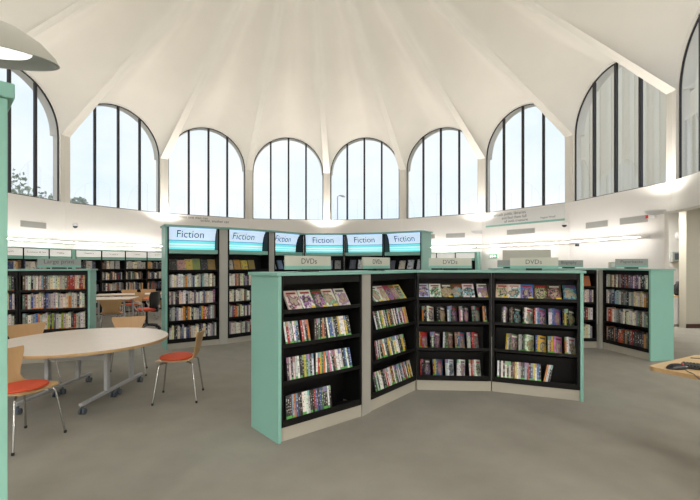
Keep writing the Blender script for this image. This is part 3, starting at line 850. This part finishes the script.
for yy in (4.38,4.87):
    MB().box(-3.20-TC.x,-2.61-TC.x,yy-.015-TC.y,yy+.015-TC.y,.43,.49,ch=.004).build('crossbar', M['silver'], t)

def rect_table(cx, cy, lx, ly, rz, z, label):
    t = thing('study_table', label, 'table', (cx,cy,0), rz)
    MB().box(-lx/2,lx/2,-ly/2,ly/2,z-.03,z,ch=.006).build('tabletop', M['tabletop'], t)
    MB().box(-lx/2-.003,lx/2+.003,-ly/2-.003,ly/2+.003,z-.027,z-.004).build('edge_band', M['woodedge'], t)
    for sx in (-1,1):
        for sy in (-1,1):
            MB().tube([(sx*(lx/2-.12),sy*(ly/2-.1),0),(sx*(lx/2-.12),sy*(ly/2-.1),z-.03)], .022, 12).build('leg', M['silver'], t, smooth=True)
rect_table(-6.02, 9.65, 1.75, .85, math.radians(12), .66, 'pale study table nearer the round table, left of the office chair')
rect_table(-5.95, 11.1, 1.6, .7, math.radians(20), .66, 'farther pale study table below the wall bookcases')

# ------------------------------------------------------------------ chairs
def make_chair(label, ply=M['ply']):
    t = thing('chair', label, 'chair')
    prof = [(-.205,.432,.165),(-.17,.438,.19),(-.08,.432,.2),(.03,.428,.2),(.11,.432,.185),(.165,.45,.16),(.198,.49,.138),(.210,.55,.148),(.218,.59,.164),(.227,.635,.182),(.237,.68,.200),(.245,.718,.206),(.248,.732,.203)]
    nu = 10; th = .011; V = []; rows = []
    pts = [Vector((0,p[0],p[1])) for p in prof]
    for side in (0,1):
        for i, p in enumerate(prof):
            a = pts[max(0,i-1)]; b = pts[min(len(pts)-1,i+1)]; d = (b-a).normalized(); nrm = Vector((0,-d.z,d.y))
            for j in range(nu+1):
                u = -1+2*j/nu
                back_ = max(0,min(1,(p[1]-.47)/.15))
                curve = .030*u*u
                off = nrm*(curve*(1 if back_ > 0 else .4)) if True else 0
                q = Vector((u*p[2],p[0],p[1])) + off + (nrm*(-th) if side else Vector((0,0,0)))
                V.append(q)
    n = nu+1; L = len(prof); fs = []
    for i in range(L-1):
        for j in range(nu):
            a = i*n+j; fs.append((a,a+1,a+n+1,a+n)); b = L*n+a; fs.append((b,b+n,b+n+1,b+1))
    for i in range(L-1):
        for j in (0,nu):
            a = i*n+j; b = L*n+a; fs.append((a,a+n,b+n,b) if j == 0 else (a,b,b+n,a+n))
    for j in range(nu):
        a = j; b = L*n+j; fs.append((a,b,b+1,a+1)); a = (L-1)*n+j; b = L*n+a; fs.append((a,a+1,b+1,b))
    mb = MB(); mb.add(V, fs); mb.build('plywood_shell', ply, t, smooth=True)
    mb = MB(); mb.lathe([(.02,0),(.9,0),(1.0,.3),(.97,.75),(.85,1.0),(.4,1.08),(.02,1.1)], 32, M=Matrix.Translation((0,-.025,.439)) @ Matrix.Diagonal((.188,.172,.026,1)))
    mb.build('seat_pad', M['red'], t, smooth=True)
    mb = MB(); mb.box(-.11,.11,-.13,.11,.404,.42,ch=.004); mb.build('seat_plate', M['silver'], t)
    for sx in (-1,1):
        for sy in (-1,1):
            mb = MB()
            mb.tube([(sx*.06,sy*.05,.408),(sx*.13,sy*.13,.408),(sx*.155,sy*.155,.402),(sx*.17,sy*.168,.38),(sx*.22,sy*.215,.008)], .0085, 10)
            lg = mb.build('leg', M['chrome'], t, smooth=True)
            mb = MB(); mb.lathe([(.010,0),(.012,.003),(.012,.02),(.009,.024)], 12, (sx*.22,sy*.215,0)); mb.build('foot_cap', M['blackplastic'], lg, smooth=True)
    return t
def face(dx, dy): return math.atan2(dx, -dy)        # rotation so the chair's front (-Y) looks along (dx, dy)
ch = make_chair('wooden chair with red-orange seat standing alone right of the round table')
ch.location = (-1.865,4.49,0); ch.rotation_euler = (0,0,face(-.98,-.19))
dup(ch, (-2.72,3.385,0), face(.972,-.23), 'nearest wooden chair with red-orange seat, at the left edge')
dup(ch, (-3.74,4.84,0), face(.82,-.57), 'wooden chair on the far left side of the round table')
dup(ch, (-2.95,5.46,0), face(.42,-.9), 'wooden chair pushed under the far side of the round table')
dup(ch, (-5.0,8.62,0), face(-.45,.89), 'wooden chair with its back to us at the nearer study table')
dup(ch, (-5.55,10.45,0), face(-.5,-.86), 'wooden chair behind the nearer study table')
dup(ch, (-6.29,11.62,0), face(.3,-.95), 'left of two wooden chairs behind the farther study table')
dup(ch, (-5.87,11.88,0), face(.3,-.95), 'right of two wooden chairs behind the farther study table')

# office chair
t = thing('office_chair', 'black office swivel chair with red seat and armrests', 'chair', (-4.55,9.2,0), face(-.96,.05))
mb = MB()
for i in range(1): pass
prof = [(.19,.50,.15),(.215,.56,.185),(.22,.64,.20),(.215,.72,.205),(.225,.80,.195),(.24,.85,.165)]
V, fs = [], []; nu = 8
for side in (0,1):
    for p in prof:
        for j in range(nu+1):
            u = -1+2*j/nu; V.append((u*p[2], p[0]-.05*u*u+(.035 if side else 0), p[1]))
n = nu+1; L = len(prof)
for i in range(L-1):
    for j in range(nu):
        a = i*n+j; fs += [(a,a+1,a+n+1,a+n),(L*n+a,L*n+a+n,L*n+a+n+1,L*n+a+1)]
    for j in (0,nu): a = i*n+j; fs.append((a,a+n,L*n+a+n,L*n+a))
for j in range(nu):
    fs.append((j,L*n+j,L*n+j+1,j+1)); a = (L-1)*n+j; fs.append((a,a+1,L*n+a+1,L*n+a))
mb.add(V, fs); mb.build('backrest', M['blackplastic'], t, smooth=True)
mb = MB(); mb.lathe([(.02,0),(.85,0),(1,.35),(.97,.8),(.8,1),(.02,1.05)], 28, M=Matrix.Translation((0,0,.42)) @ Matrix.Diagonal((.24,.23,.06,1))); mb.build('seat_cushion', M['red'], t, smooth=True)
MB().box(-.03,.03,.1,.26,.40,.52,ch=.005).build('back_bracket', M['blackplastic'], t)
for s in (-1,1):
    mb = MB(); mb.tube([(s*.2,.05,.43),(s*.27,.05,.45),(s*.27,.04,.6),(s*.27,-.03,.64),(s*.27,-.14,.63),(s*.27,-.16,.58),(s*.27,-.08,.47),(s*.22,-.06,.43)], .013, 8)
    mb.build('armrest', M['silver'], t, smooth=True)
mb = MB(); mb.tube([(0,0,.09),(0,0,.42)], [.03,.022], 14); mb.build('gas_column', M['blackplastic'], t, smooth=True)
mb = MB()
for i in range(5):
    a = 2*PI*i/5+.3; mb.tube([(0,0,.11),(.15*math.cos(a),.15*math.sin(a),.10),(.29*math.cos(a),.29*math.sin(a),.075)], [.028,.022,.016], 8)
sb = mb.build('star_base', M['blackplastic'], t, smooth=True)
for i in range(5):
    a = 2*PI*i/5+.3; mb = MB(); caster(mb, .29*math.cos(a), .29*math.sin(a)); mb.build('castor', M['blackplastic'], sb, smooth=True)

# ------------------------------------------------------------------ near desk at the right edge
DZ = .70
a = math.radians(29)
P = Vector((2.20,3.05,0)); e1 = Vector((math.cos(a),math.sin(a),0)); e2 = Vector((e1.y,-e1.x,0))
t = thing('desk', 'beech desk corner with mouse and keyboard at right edge', 'desk', P, a)
# local x along e1, local -y along e2
def rounded(x0,x1,y0,y1,r,n=6):
    out = []
    for cx,cy,s in ((x0+r,y0+r,PI),(x1-r,y0+r,1.5*PI),(x1-r,y1-r,0),(x0+r,y1-r,.5*PI)):
        out += [(cx+r*math.cos(s+.5*PI*i/n), cy+r*math.sin(s+.5*PI*i/n)) for i in range(n+1)]
    return out
MB().prism(rounded(.004,.8,-1.4,-.004,.06), DZ-.028, DZ).build('desktop', M['desk'], t)
MB().prism(rounded(0,.804,-1.404,0,.062), DZ-.030, DZ-.002).build('edge_band', M['woodedge'], t)
for x, y in ((.72,-.1),(.72,-1.3),(.3,-1.3)):
    MB().tube([(x,y,0),(x,y,DZ-.03)], .025, 12).build('leg', M['silver'], t, smooth=True)
mp = at(676.5, 2.96)
t = thing('computer_mouse', 'black computer mouse near the corner of the desk', 'mouse', (mp.x,mp.y,DZ+.001), math.radians(-84))
V, fs = [], []; nu, nv = 16, 8
for i in range(nv+1):
    ph = .5*PI*i/nv
    for j in range(nu):
        aa = 2*PI*j/nu; r = math.cos(ph)**.75 if i < nv else .001
        y = .074*r*math.sin(aa); x = .040*r*math.cos(aa)*(1-.12*math.cos(2*aa)); V.append((x,y,(.038)*math.sin(ph)*(1-2.0*(y-.01)*(y+.02)*10)))
for i in range(nv):
    for j in range(nu): k = (j+1)%nu; fs.append((i*nu+j,i*nu+k,(i+1)*nu+k,(i+1)*nu+j))
fs.append(tuple(range(nu-1,-1,-1)))
mb = MB(); mb.add(V,fs); mb.build('mouse_body', M['blackplastic'], t, smooth=True)
mb = MB(); mb.lathe([(.008,-.004),(.011,-.003),(.011,.003),(.008,.004)], 14, (0,.046,.028), M=Matrix.Rotation(PI/2,4,'Y')); mb.build('scroll_wheel', M['redplastic'], t, smooth=True)
mb = MB(); mb.box(-.025,-.011,.05,.066,.016,.022); mb.box(.011,.025,.05,.066,.016,.022); mb.build('button_trim', M['silver'], t)
kp = at(721, 2.90)
kb = thing('keyboard', 'black keyboard cut off by the right edge of the photo', 'keyboard', (kp.x,kp.y,DZ+.001), math.radians(-38))
MB().cbox(-.22,.22,-.075,.075,0,.018,.005).build('keyboard_body', M['blackplastic'], kb)
mb = MB()
for r in range(5):
    for c in range(22): mb.cbox(-.21+c*.0192,-.21+c*.0192+.0165,-.062+r*.0255,-.062+r*.0255+.021,.018,.026,.002)
mb.build('keys', M['blackplastic'], kb)
c0 = at(688,2.86); c1 = at(694,2.80); c2 = at(697,2.72); c3 = at(704,2.62)
mb = MB(); mb.tube([(c0.x-.01,c0.y+.01,DZ+.014),(c0.x,c0.y,DZ+.006),(c1.x,c1.y,DZ+.004),(c2.x,c2.y,DZ+.004),(c3.x,c3.y,DZ+.004),(c3.x+.1,c3.y-.05,DZ+.004)], .0028, 8)
tag(mb.build('mouse_cable', M['blackplastic'], smooth=True), 'thin black cable trailing from the mouse over the desk edge', 'cable')
k0 = at(697,3.30); mb = MB(); mb.tube([(k0.x-.06,k0.y-.01,DZ+.004),(k0.x,k0.y-.03,DZ+.004),(k0.x+.1,k0.y,DZ+.004),(k0.x+.2,k0.y+.02,DZ+.004)], .003, 8)
tag(mb.build('keyboard_cable', M['blackplastic'], smooth=True), 'short cable lying at the far edge of the desk', 'cable')

# ------------------------------------------------------------------ beyond the opening at the right
mb = MB(); mb.box(6.35, 9.4, 10.35, 10.45, 0, ANNEX_H); struct(mb.build('wall_back', M['annexwall']))
t = thing('counter_cabinet', 'white cabinet with wooden top beyond the teal bookcase panel', 'cabinet', (7.75,9.85,0))
MB().box(-.22,.45,-.2,.3,.05,.69,ch=.004).build('cabinet_body', M['whitepaint'], t)
MB().box(-.24,.47,-.22,.32,.69,.72,ch=.004).build('cabinet_top', M['desk'], t)
MB().box(-.2,.43,-.17,.28,0,.05).build('plinth', M['plinth'], t)
v = at(677.5, 9.75)
t = thing('vase', 'dark rounded bottle on the white cabinet', 'bottle', (v.x,v.y,.721))
mb = MB(); mb.lathe([(.04,0),(.085,.05),(.09,.15),(.07,.24),(.035,.29)], 20); mb.build('bottle_body', M['blackplastic'], t, smooth=True)
mb = MB(); mb.lathe([(.035,.29),(.04,.31),(.03,.335)], 16); mb.build('bottle_cap', M['screen'], t, smooth=True)
v = at(676.5, 10.3)
t = thing('control_panel', 'grey framed control box on the white wall at right', 'control panel', (v.x,10.35,zat(257,10.35)))
MB().box(-.14,.14,-.09,0,-.13,.13,ch=.015).build('box_body', M['signgrey'], t)
MB().box(-.075,.075,-.094,-.088,-.07,.09).build('screen', M['screen'], t)
v = at(680, 10.3)
t = thing('alarm_sounder', 'small white round wall unit above the grey control box', 'alarm', (v.x,10.35,zat(235.5,10.35)))
mb = MB(); mb.lathe([(.09,0),(.09,.04),(.06,.07),(.01,.075)], 20, M=Matrix.Rotation(PI/2,4,'X')); mb.build('sounder_body', M['whitepaint'], t, smooth=True)

# ------------------------------------------------------------------ lamps
def area(name, loc, rot, size, power, col=(1,.95,.87), sy=None):
    l = bpy.data.lights.new(name, 'AREA'); l.energy = power; l.color = col; l.shape = 'RECTANGLE' if sy else 'DISK'; l.size = size
    if sy: l.size_y = sy
    o = bpy.data.objects.new(name, l); COL.objects.link(o); o.location = loc; o.rotation_euler = rot; return o
UP_W = 268
UPK = {0:1.25,45:.95,-45:1.05,90:.8,-90:.95,135:.6,180:.9,225:.8}
def wall_uplight(vth, label, build=True):
    rv = A/math.cos(ST/2)
    d = Vector((math.sin(vth),math.cos(vth),0)); p = Vector((CX,CY,0)) + d*(rv-.34) + Vector((0,0,2.44))
    t = thing('wall_uplight', label, 'lamp', p, -vth)
    mb = MB(); mb.lathe([(.02,0),(.08,.008),(.14,.035),(.175,.075),(.18,.09),(.168,.09),(.13,.045),(.07,.02),(.005,.014)], 28, cap=False); mb.build('bowl', M['whitepaint'], t, smooth=True)
    MB().box(-.02,.02,.1,.34,.02,.05,ch=.004).build('bracket', M['whitepaint'], t)
    mb = MB(); mb.lathe([(.02,.03),(.05,.034),(.05,.05),(.02,.052)], 16); mb.build('lamp_disc', M['uplamp'], t, smooth=True)
    l = bpy.data.lights.new('uplight_beam', 'SPOT'); l.energy = UP_W*UPK[round(math.degrees(vth))]; l.color = (1,.94,.86); l.shadow_soft_size = .06; l.spot_size = math.radians(150); l.spot_blend = 1.0
    o = bpy.data.objects.new('uplight_beam', l); COL.objects.link(o); o.parent = t; o.location = (0,0,.085); o.rotation_euler = (PI+math.radians(28),0,0)
for deg, lb in ((-90,'white bowl uplight on the pier outside the left edge'),(-45,'white bowl uplight glowing left of the leftmost Fiction sign'),(0,'white bowl uplight behind the middle of the Fiction canopy'),
                (45,'white bowl uplight glowing right of the rightmost Fiction sign'),(90,'white bowl uplight on the pier at far right'),
                (135,'white bowl uplight on the drum behind right'),(180,'white bowl uplight on the lintel behind the camera'),(225,'white bowl uplight on the drum behind left')):
    wall_uplight(math.radians(deg), lb)

def strip_light(k, u0, u1, label):
    t = thing('strip_light', label, 'lamp'); t.matrix_world = facmat(k, A)
    z = 2.035
    MB().box(u0,u1,-.30,-.25,z-.010,z+.010,ch=.004).build('housing', M['whitepaint'], t)
    mb = MB(); mb.tube([(u0+.03,-.345,z-.004),(u1-.03,-.345,z-.004)], .0085, 10); mb.build('tube', M['tube'], t, smooth=True)
    for u in (u0+.08,(u0+u1)/2,u1-.08):
        mb = MB(); mb.box(u-.012,u+.012,-.355,0,z-.03,z-.012); mb.box(u-.03,u+.03,-.012,0,z-.05,z+.05); mb.build('bracket', M['whitepaint'], t)
for k, lb in ((0,'long white strip light on the wall left of the study tables'),(1,'long white strip light on the wall above the study tables'),
              (5,'strip light on the wall just right of the Fiction bays'),(6,'strip light on the wall under the quotation panel')):
    strip_light(k, -1.33, 1.33, lb)
strip_light(7, -1.33, 1.0, 'strip light on the wall farthest right')

# lamp on the tall unit at the left edge: tilted shade with glowing diffuser
lc = Vector((-1.97,2.10,2.535))
t = thing('reflector_lamp', 'large tilted white dish lamp at the top left corner', 'lamp', lc)
t.rotation_euler = (math.radians(13), math.radians(4), 0)
mb = MB()
prof = [(.40,0),(.385,.035),(.33,.095),(.24,.15),(.13,.18),(.02,.19)]
inner = [(.02,.175),(.13,.165),(.24,.135),(.32,.085),(.375,.03),(.385,0)]
mb.lathe(prof, 48, cap=False); mb.lathe(inner+[(.40,0)], 48, cap=False, mi=1); mb.build('shade', [M['signface'], M['signgrey']], t, smooth=True)
mb = MB(); mb.lathe([(.02,.03),(.27,.03),(.28,.04),(.02,.045)], 40); mb.build('diffuser', M['softdiffuser'], t, smooth=True)
mb = MB(); mb.cbox(.10,.17,-.06,-.02,.165,.2,.006); mb.build('hinge_bracket', M['silver'], t)
inv = (Matrix.Translation(lc) @ t.rotation_euler.to_matrix().to_4x4()).inverted()
mb = MB(); mb.tube([inv @ Vector((-2.12,2.12,2.14)), inv @ Vector((-2.12,2.12,2.72)), inv @ Vector((-2.0,2.1,2.68))], .018, 10); mb.build('stem', M['silver'], t, smooth=True)
MB().box(-.06,.06,-.06,.06,0,.02,ch=.004).build('stem_base', M['silver'], t).matrix_local = inv @ Matrix.Translation((-2.12,2.12,2.125))
MB().box(-2.0,-1.9,1.72,1.76,2.13,2.15)

# fill panels added on the annex ceiling, out of view, to brighten the floor
for i, (x, y) in enumerate(((-3.6,-.6),(-2.5,-2.6),(.9,-2.8),(3.6,-.6),(5.6,.9),(7.2,3.2),(-5.8,.6))):
    t = thing('fill_panel', 'square fill light panel added on the entrance ceiling behind the camera', 'lamp', (x,y,ANNEX_H), 0, 'added entrance fill lights')
    MB().box(-.3,.3,-.3,.3,-.03,0,ch=.004).build('light_frame', M['whitepaint'], t)
    MB().box(-.27,.27,-.27,.27,-.034,-.029).build('diffuser', M['diffuser'], t)
    area('added_fill', (x,y,ANNEX_H-.05), (0,0,0), .5, 40 if y > -1 and x < -2 else (165 if x < 2 else 70), (1,.96,.9), .5)
area('added_fill', (7.1,9.75,ANNEX_H-.05), (0,0,0), .4, 32, (1,.97,.93), .4)  # added fill without a fixture, brightens the white wall beyond the opening
area('added_fill', (8.6,7.9,ANNEX_H-.05), (0,0,0), .4, 22, (1,.97,.93), .4)  # second added fill, no fixture, for the beige wall

# ------------------------------------------------------------------ wall fittings
def on_wall(k, px, z):
    """local u on facet k for picture column px"""
    n, t = fac(k); k_ = (px-PX)/F_PX; o = Vector((CX,CY,0)) + n*A
    return (k_*o.y-o.x)/(t.x-k_*t.y)
def vent(k, x0, x1, label):
    u0, u1 = on_wall(k,x0,0), on_wall(k,x1,0); z = EYE+1.37*S
    t = thing('vent', label, 'vent'); t.matrix_world = facmat(k, A)
    MB().box(u0,u1,-.012,-.001,z-.075,z+.075,ch=.003).build('vent_frame', M['vent'], t)
    mb = MB()
    for i in range(6): mb.box(u0+.015,u1-.015,-.017,-.012,z-.06+i*.021,z-.06+i*.021+.009)
    mb.build('slats', M['signgrey'], t)
vent(0,20,46,'grey wall vent under the leftmost window')
vent(5,446,465,'grey wall vent between the Fiction bays and the quotation panel')
vent(5,424,435,'grey wall vent beside the rightmost Fiction bay')
vent(6,507,535,'grey wall vent just under the quotation panel')
vent(7,586,608,'left of two grey wall vents under the right arched window')
vent(7,620,648,'right of two grey wall vents under the right arched window')
def wall_pos(k, px, py):
    u = on_wall(k,px,0); p = facmat(k,A) @ Vector((u,0,0)); return u, zat(py, p.y)
# cameras, sensors
def cctv(k, px, py, label, mat='screen'):
    u, z = wall_pos(k,px,py)
    t = thing('security_camera', label, 'camera'); t.matrix_world = facmat(k,A) @ Matrix.Translation((u,0,z))
    MB().box(-.03,.03,-.02,0,-.04,.06,ch=.004).build('mount', M['whitepaint'], t)
    mb = MB(); mb.lathe([(.02,-.02),(.075,0),(.075,.05),(.05,.07)], 20, (0,-.08,0)); mb.build('housing', M['whitepaint'], t, smooth=True)
    mb = MB(); mb.lathe([(.065,0),(.06,-.03),(.035,-.055),(.005,-.065)], 20, (0,-.08,0)); mb.build('dome', M[mat], t, smooth=True)
cctv(0,72.5,226,'white dome camera on the wall beside the leftmost pier')
cctv(6,566,225,'dark dome camera at the right end of the quotation panel', 'blackplastic')
u, z = wall_pos(7,578,245)
t = thing('sensor', 'small dark grey sensor on the wall under the strip light', 'sensor'); t.matrix_world = facmat(7,A) @ Matrix.Translation((u,0,z))
MB().box(-.05,.05,-.05,0,-.035,.035,ch=.006).build('sensor_body', M['screen'], t); MB().box(-.03,.03,-.054,-.049,-.02,.02).build('lens', M['blackplastic'], t)
u, z = wall_pos(7,652,216.5)
t = thing('alarm_point', 'small red and white alarm unit beside the far right uplight', 'alarm'); t.matrix_world = facmat(7,A) @ Matrix.Translation((u,0,z))
MB().box(-.1,.1,-.05,0,-.04,.04,ch=.006).build('unit_body', M['whitepaint'], t); MB().box(-.1,-.04,-.056,-.049,-.035,.035).build('red_lens', M['redplastic'], t)
# exit sign
u, z = wall_pos(6,493.5,256.3)
t = thing('exit_sign', 'small green fire exit sign on the wall right of Fiction', 'sign'); t.matrix_world = facmat(6,A) @ Matrix.Translation((u,0,z))
MB().box(-.15,.15,-.03,0,-.06,.06,ch=.003).build('sign_body', M['exitgreen'], t)
mb = MB(); mb.box(-.045,-.005,-.033,-.03,-.045,.045); mb.box(.02,.12,-.033,-.03,-.012,.012); mb.add([(.06,-.033,.04),(.12,-.033,0),(.06,-.033,-.04),(.06,-.03,.04),(.12,-.03,0),(.06,-.03,-.04)],[(0,2,1),(3,4,5),(0,1,4,3),(1,2,5,4),(2,0,3,5)])
mb.lathe([(.012,-.002),(.012,.002)], 12, (-.10,-.032,.035), M=Matrix.Rotation(PI/2,4,'X'))
mb.box(-.115,-.085,-.033,-.03,-.02,.022); mb.box(-.12,-.106,-.033,-.03,-.05,-.02); mb.box(-.094,-.08,-.033,-.03,-.05,-.02)
mb.build('pictogram', M['exitwhite'], t)

# lettering on the wall and the quotation panel
def wall_text(parent, k, lines, mat, name='lettering', off=-.003):
    for (body, size, u, z) in lines:
        vs, fs, ww, hh = text_geo(body, size, .0008)
        mb = MB(); mb.add([(u+v.x, off-v.z, z+v.y) for v in vs], fs); mb.build(name, mat, parent)
t = thing('wall_lettering', 'two lines of grey lettering on the wall above Fiction', 'lettering'); t.matrix_world = facmat(2,A)
u1, z1 = wall_pos(2,193,217.4); u2, z2 = wall_pos(2,215,221.4)
wall_text(t, 2, [('What one man can', .125, u1, z1), ('invent, another can', .125, u2, z2)], M['text'], 'text_line')
t = thing('quotation_panel', 'pale grey quotation panel with teal stripe under the window', 'panel'); t.matrix_world = facmat(6,A)
ua, ub = -HALF+.16, on_wall(6,565,0)
zt = SILL-.05; zb = EYE+1.66*S
MB().box(ua,ub,-.012,-.001,zb,zt,ch=.002).build('panel_board', M['panelwhite'], t)
MB().box(ua,ub,-.014,-.011,zb,zb+.055).build('teal_stripe', M['teal'], t)
um = lambda px: on_wall(6,px,0)
wall_text(t, 6, [('I ransack public libraries', .125, um(508), zt-.075), ('and find them full', .12, um(514), zt-.18), ('of sunk treasure', .12, um(516), zt-.285), ('Virginia Woolf', .075, um(548), zb+.13)], M['text'], 'text_line', -.0135)

# ------------------------------------------------------------------ outside the windows
def tree(px, Y, ztop, rad, label, n=1400):
    p = at(px, Y)
    t = thing('tree', label, 'tree', (p.x,p.y,-.06))
    mb = MB(); mb.tube([(0,0,0),(.1,0,ztop*.4),(0,.1,ztop*.75)], [.22,.16,.06], 8); mb.build('trunk', M['bark'], t, smooth=True)
    mb = MB()
    bl = [(R.gauss(0,.4)*rad, R.gauss(0,.4)*rad, ztop-rad*R.uniform(.35,1.5), rad*R.uniform(.3,.5)) for i in range(12)]
    for i in range(n):
        b = R.choice(bl); d = Vector((R.gauss(0,1),R.gauss(0,1),R.gauss(0,1))).normalized()*b[3]*R.uniform(.5,1)
        c = Vector(b[:3])+d; u = Vector((R.gauss(0,1),R.gauss(0,1),R.gauss(0,1))).normalized(); w = u.cross(Vector((R.gauss(0,1),R.gauss(0,1),R.gauss(0,1)))).normalized()
        s = R.uniform(.08,.16); mb.add([c-u*s, c+w*s*.6, c+u*s, c-w*s*.6], [(0,1,2,3)])
    mb.build('foliage', M['tree'], t)
tree(20, 24, 7.0, 2.3, 'leafy tree outside the leftmost window')
tree(66, 26, 6.1, 1.3, 'smaller tree outside between the two leftmost windows', 800)
t = thing('backdrop', 'tall pale ribbed building added to give the right arched windows a beige view', 'backdrop', (12.2,22.5,-.06), math.atan2(-13,15))  # invented block outside, gives the right windows a beige view instead of sky
MB().box(0,26,0,6,0,17).build('wall', M['facade'], t)
mb = MB()
for i in range(52): mb.box(i*.5+.1,i*.5+.3,-.12,.0,0,17)
mb.build('ribs', M['facade'], t)
p = at(337.5, 34)
t = thing('street_lamp', 'slim street lamp outside the fifth window', 'street lamp', (p.x,p.y,-.06))
zt_ = zat(196,34)
mb = MB(); mb.tube([(0,0,0),(0,0,zt_),(.2,0,zt_+.12)], [.06,.045,.04], 10); mb.build('pole', M['silver'], t, smooth=True)
mb = MB(); mb.tube([(.18,0,zt_+.11),(.45,0,zt_+.05),(.62,0,zt_-.02)], [.05,.09,.04], 10); mb.build('lamp_head', M['silver'], t, smooth=True)

# ------------------------------------------------------------------ sky, camera
wd = bpy.data.worlds.new('World'); SC.world = wd; wd.use_nodes = True
nt = wd.node_tree; bg = nt.nodes['Background']
tc = N(nt,'ShaderNodeTexCoord'); no = N(nt,'ShaderNodeTexNoise'); no.inputs['Scale'].default_value = 2.2; no.inputs['Detail'].default_value = 5
mp = N(nt,'ShaderNodeMapping'); mp.inputs['Scale'].default_value = (1,1,2.2)
nt.links.new(tc.outputs['Generated'], mp.inputs['Vector']); nt.links.new(mp.outputs['Vector'], no.inputs['Vector'])
cr = N(nt,'ShaderNodeValToRGB'); cr.color_ramp.elements[0].position = .38; cr.color_ramp.elements[0].color = (.80,.91,1.0,1); cr.color_ramp.elements[1].position = .62; cr.color_ramp.elements[1].color = (.98,.99,1.0,1)
nt.links.new(no.outputs['Fac'], cr.inputs[0]); nt.links.new(cr.outputs[0], bg.inputs['Color']); bg.inputs['Strength'].default_value = .93

cam = bpy.data.cameras.new('Camera'); co = bpy.data.objects.new('Camera', cam); COL.objects.link(co)
co.location = (0,0,EYE); co.rotation_euler = (PI/2,0,0)
cam.sensor_width = 36; cam.sensor_fit = 'HORIZONTAL'; cam.lens = 36*F_PX/700; cam.shift_y = (PY-250)/700; cam.clip_start = .05; cam.clip_end = 300
SC.camera = co
vs = SC.view_settings
vs.view_transform = 'Standard'; vs.look = 'None'; vs.gamma = 1; vs.use_curve_mapping = False; vs.exposure = 0.3
SC.cycles.max_bounces = 10; SC.cycles.diffuse_bounces = 6; SC.cycles.transparent_max_bounces = 12
SC.cycles.sample_clamp_indirect = 4
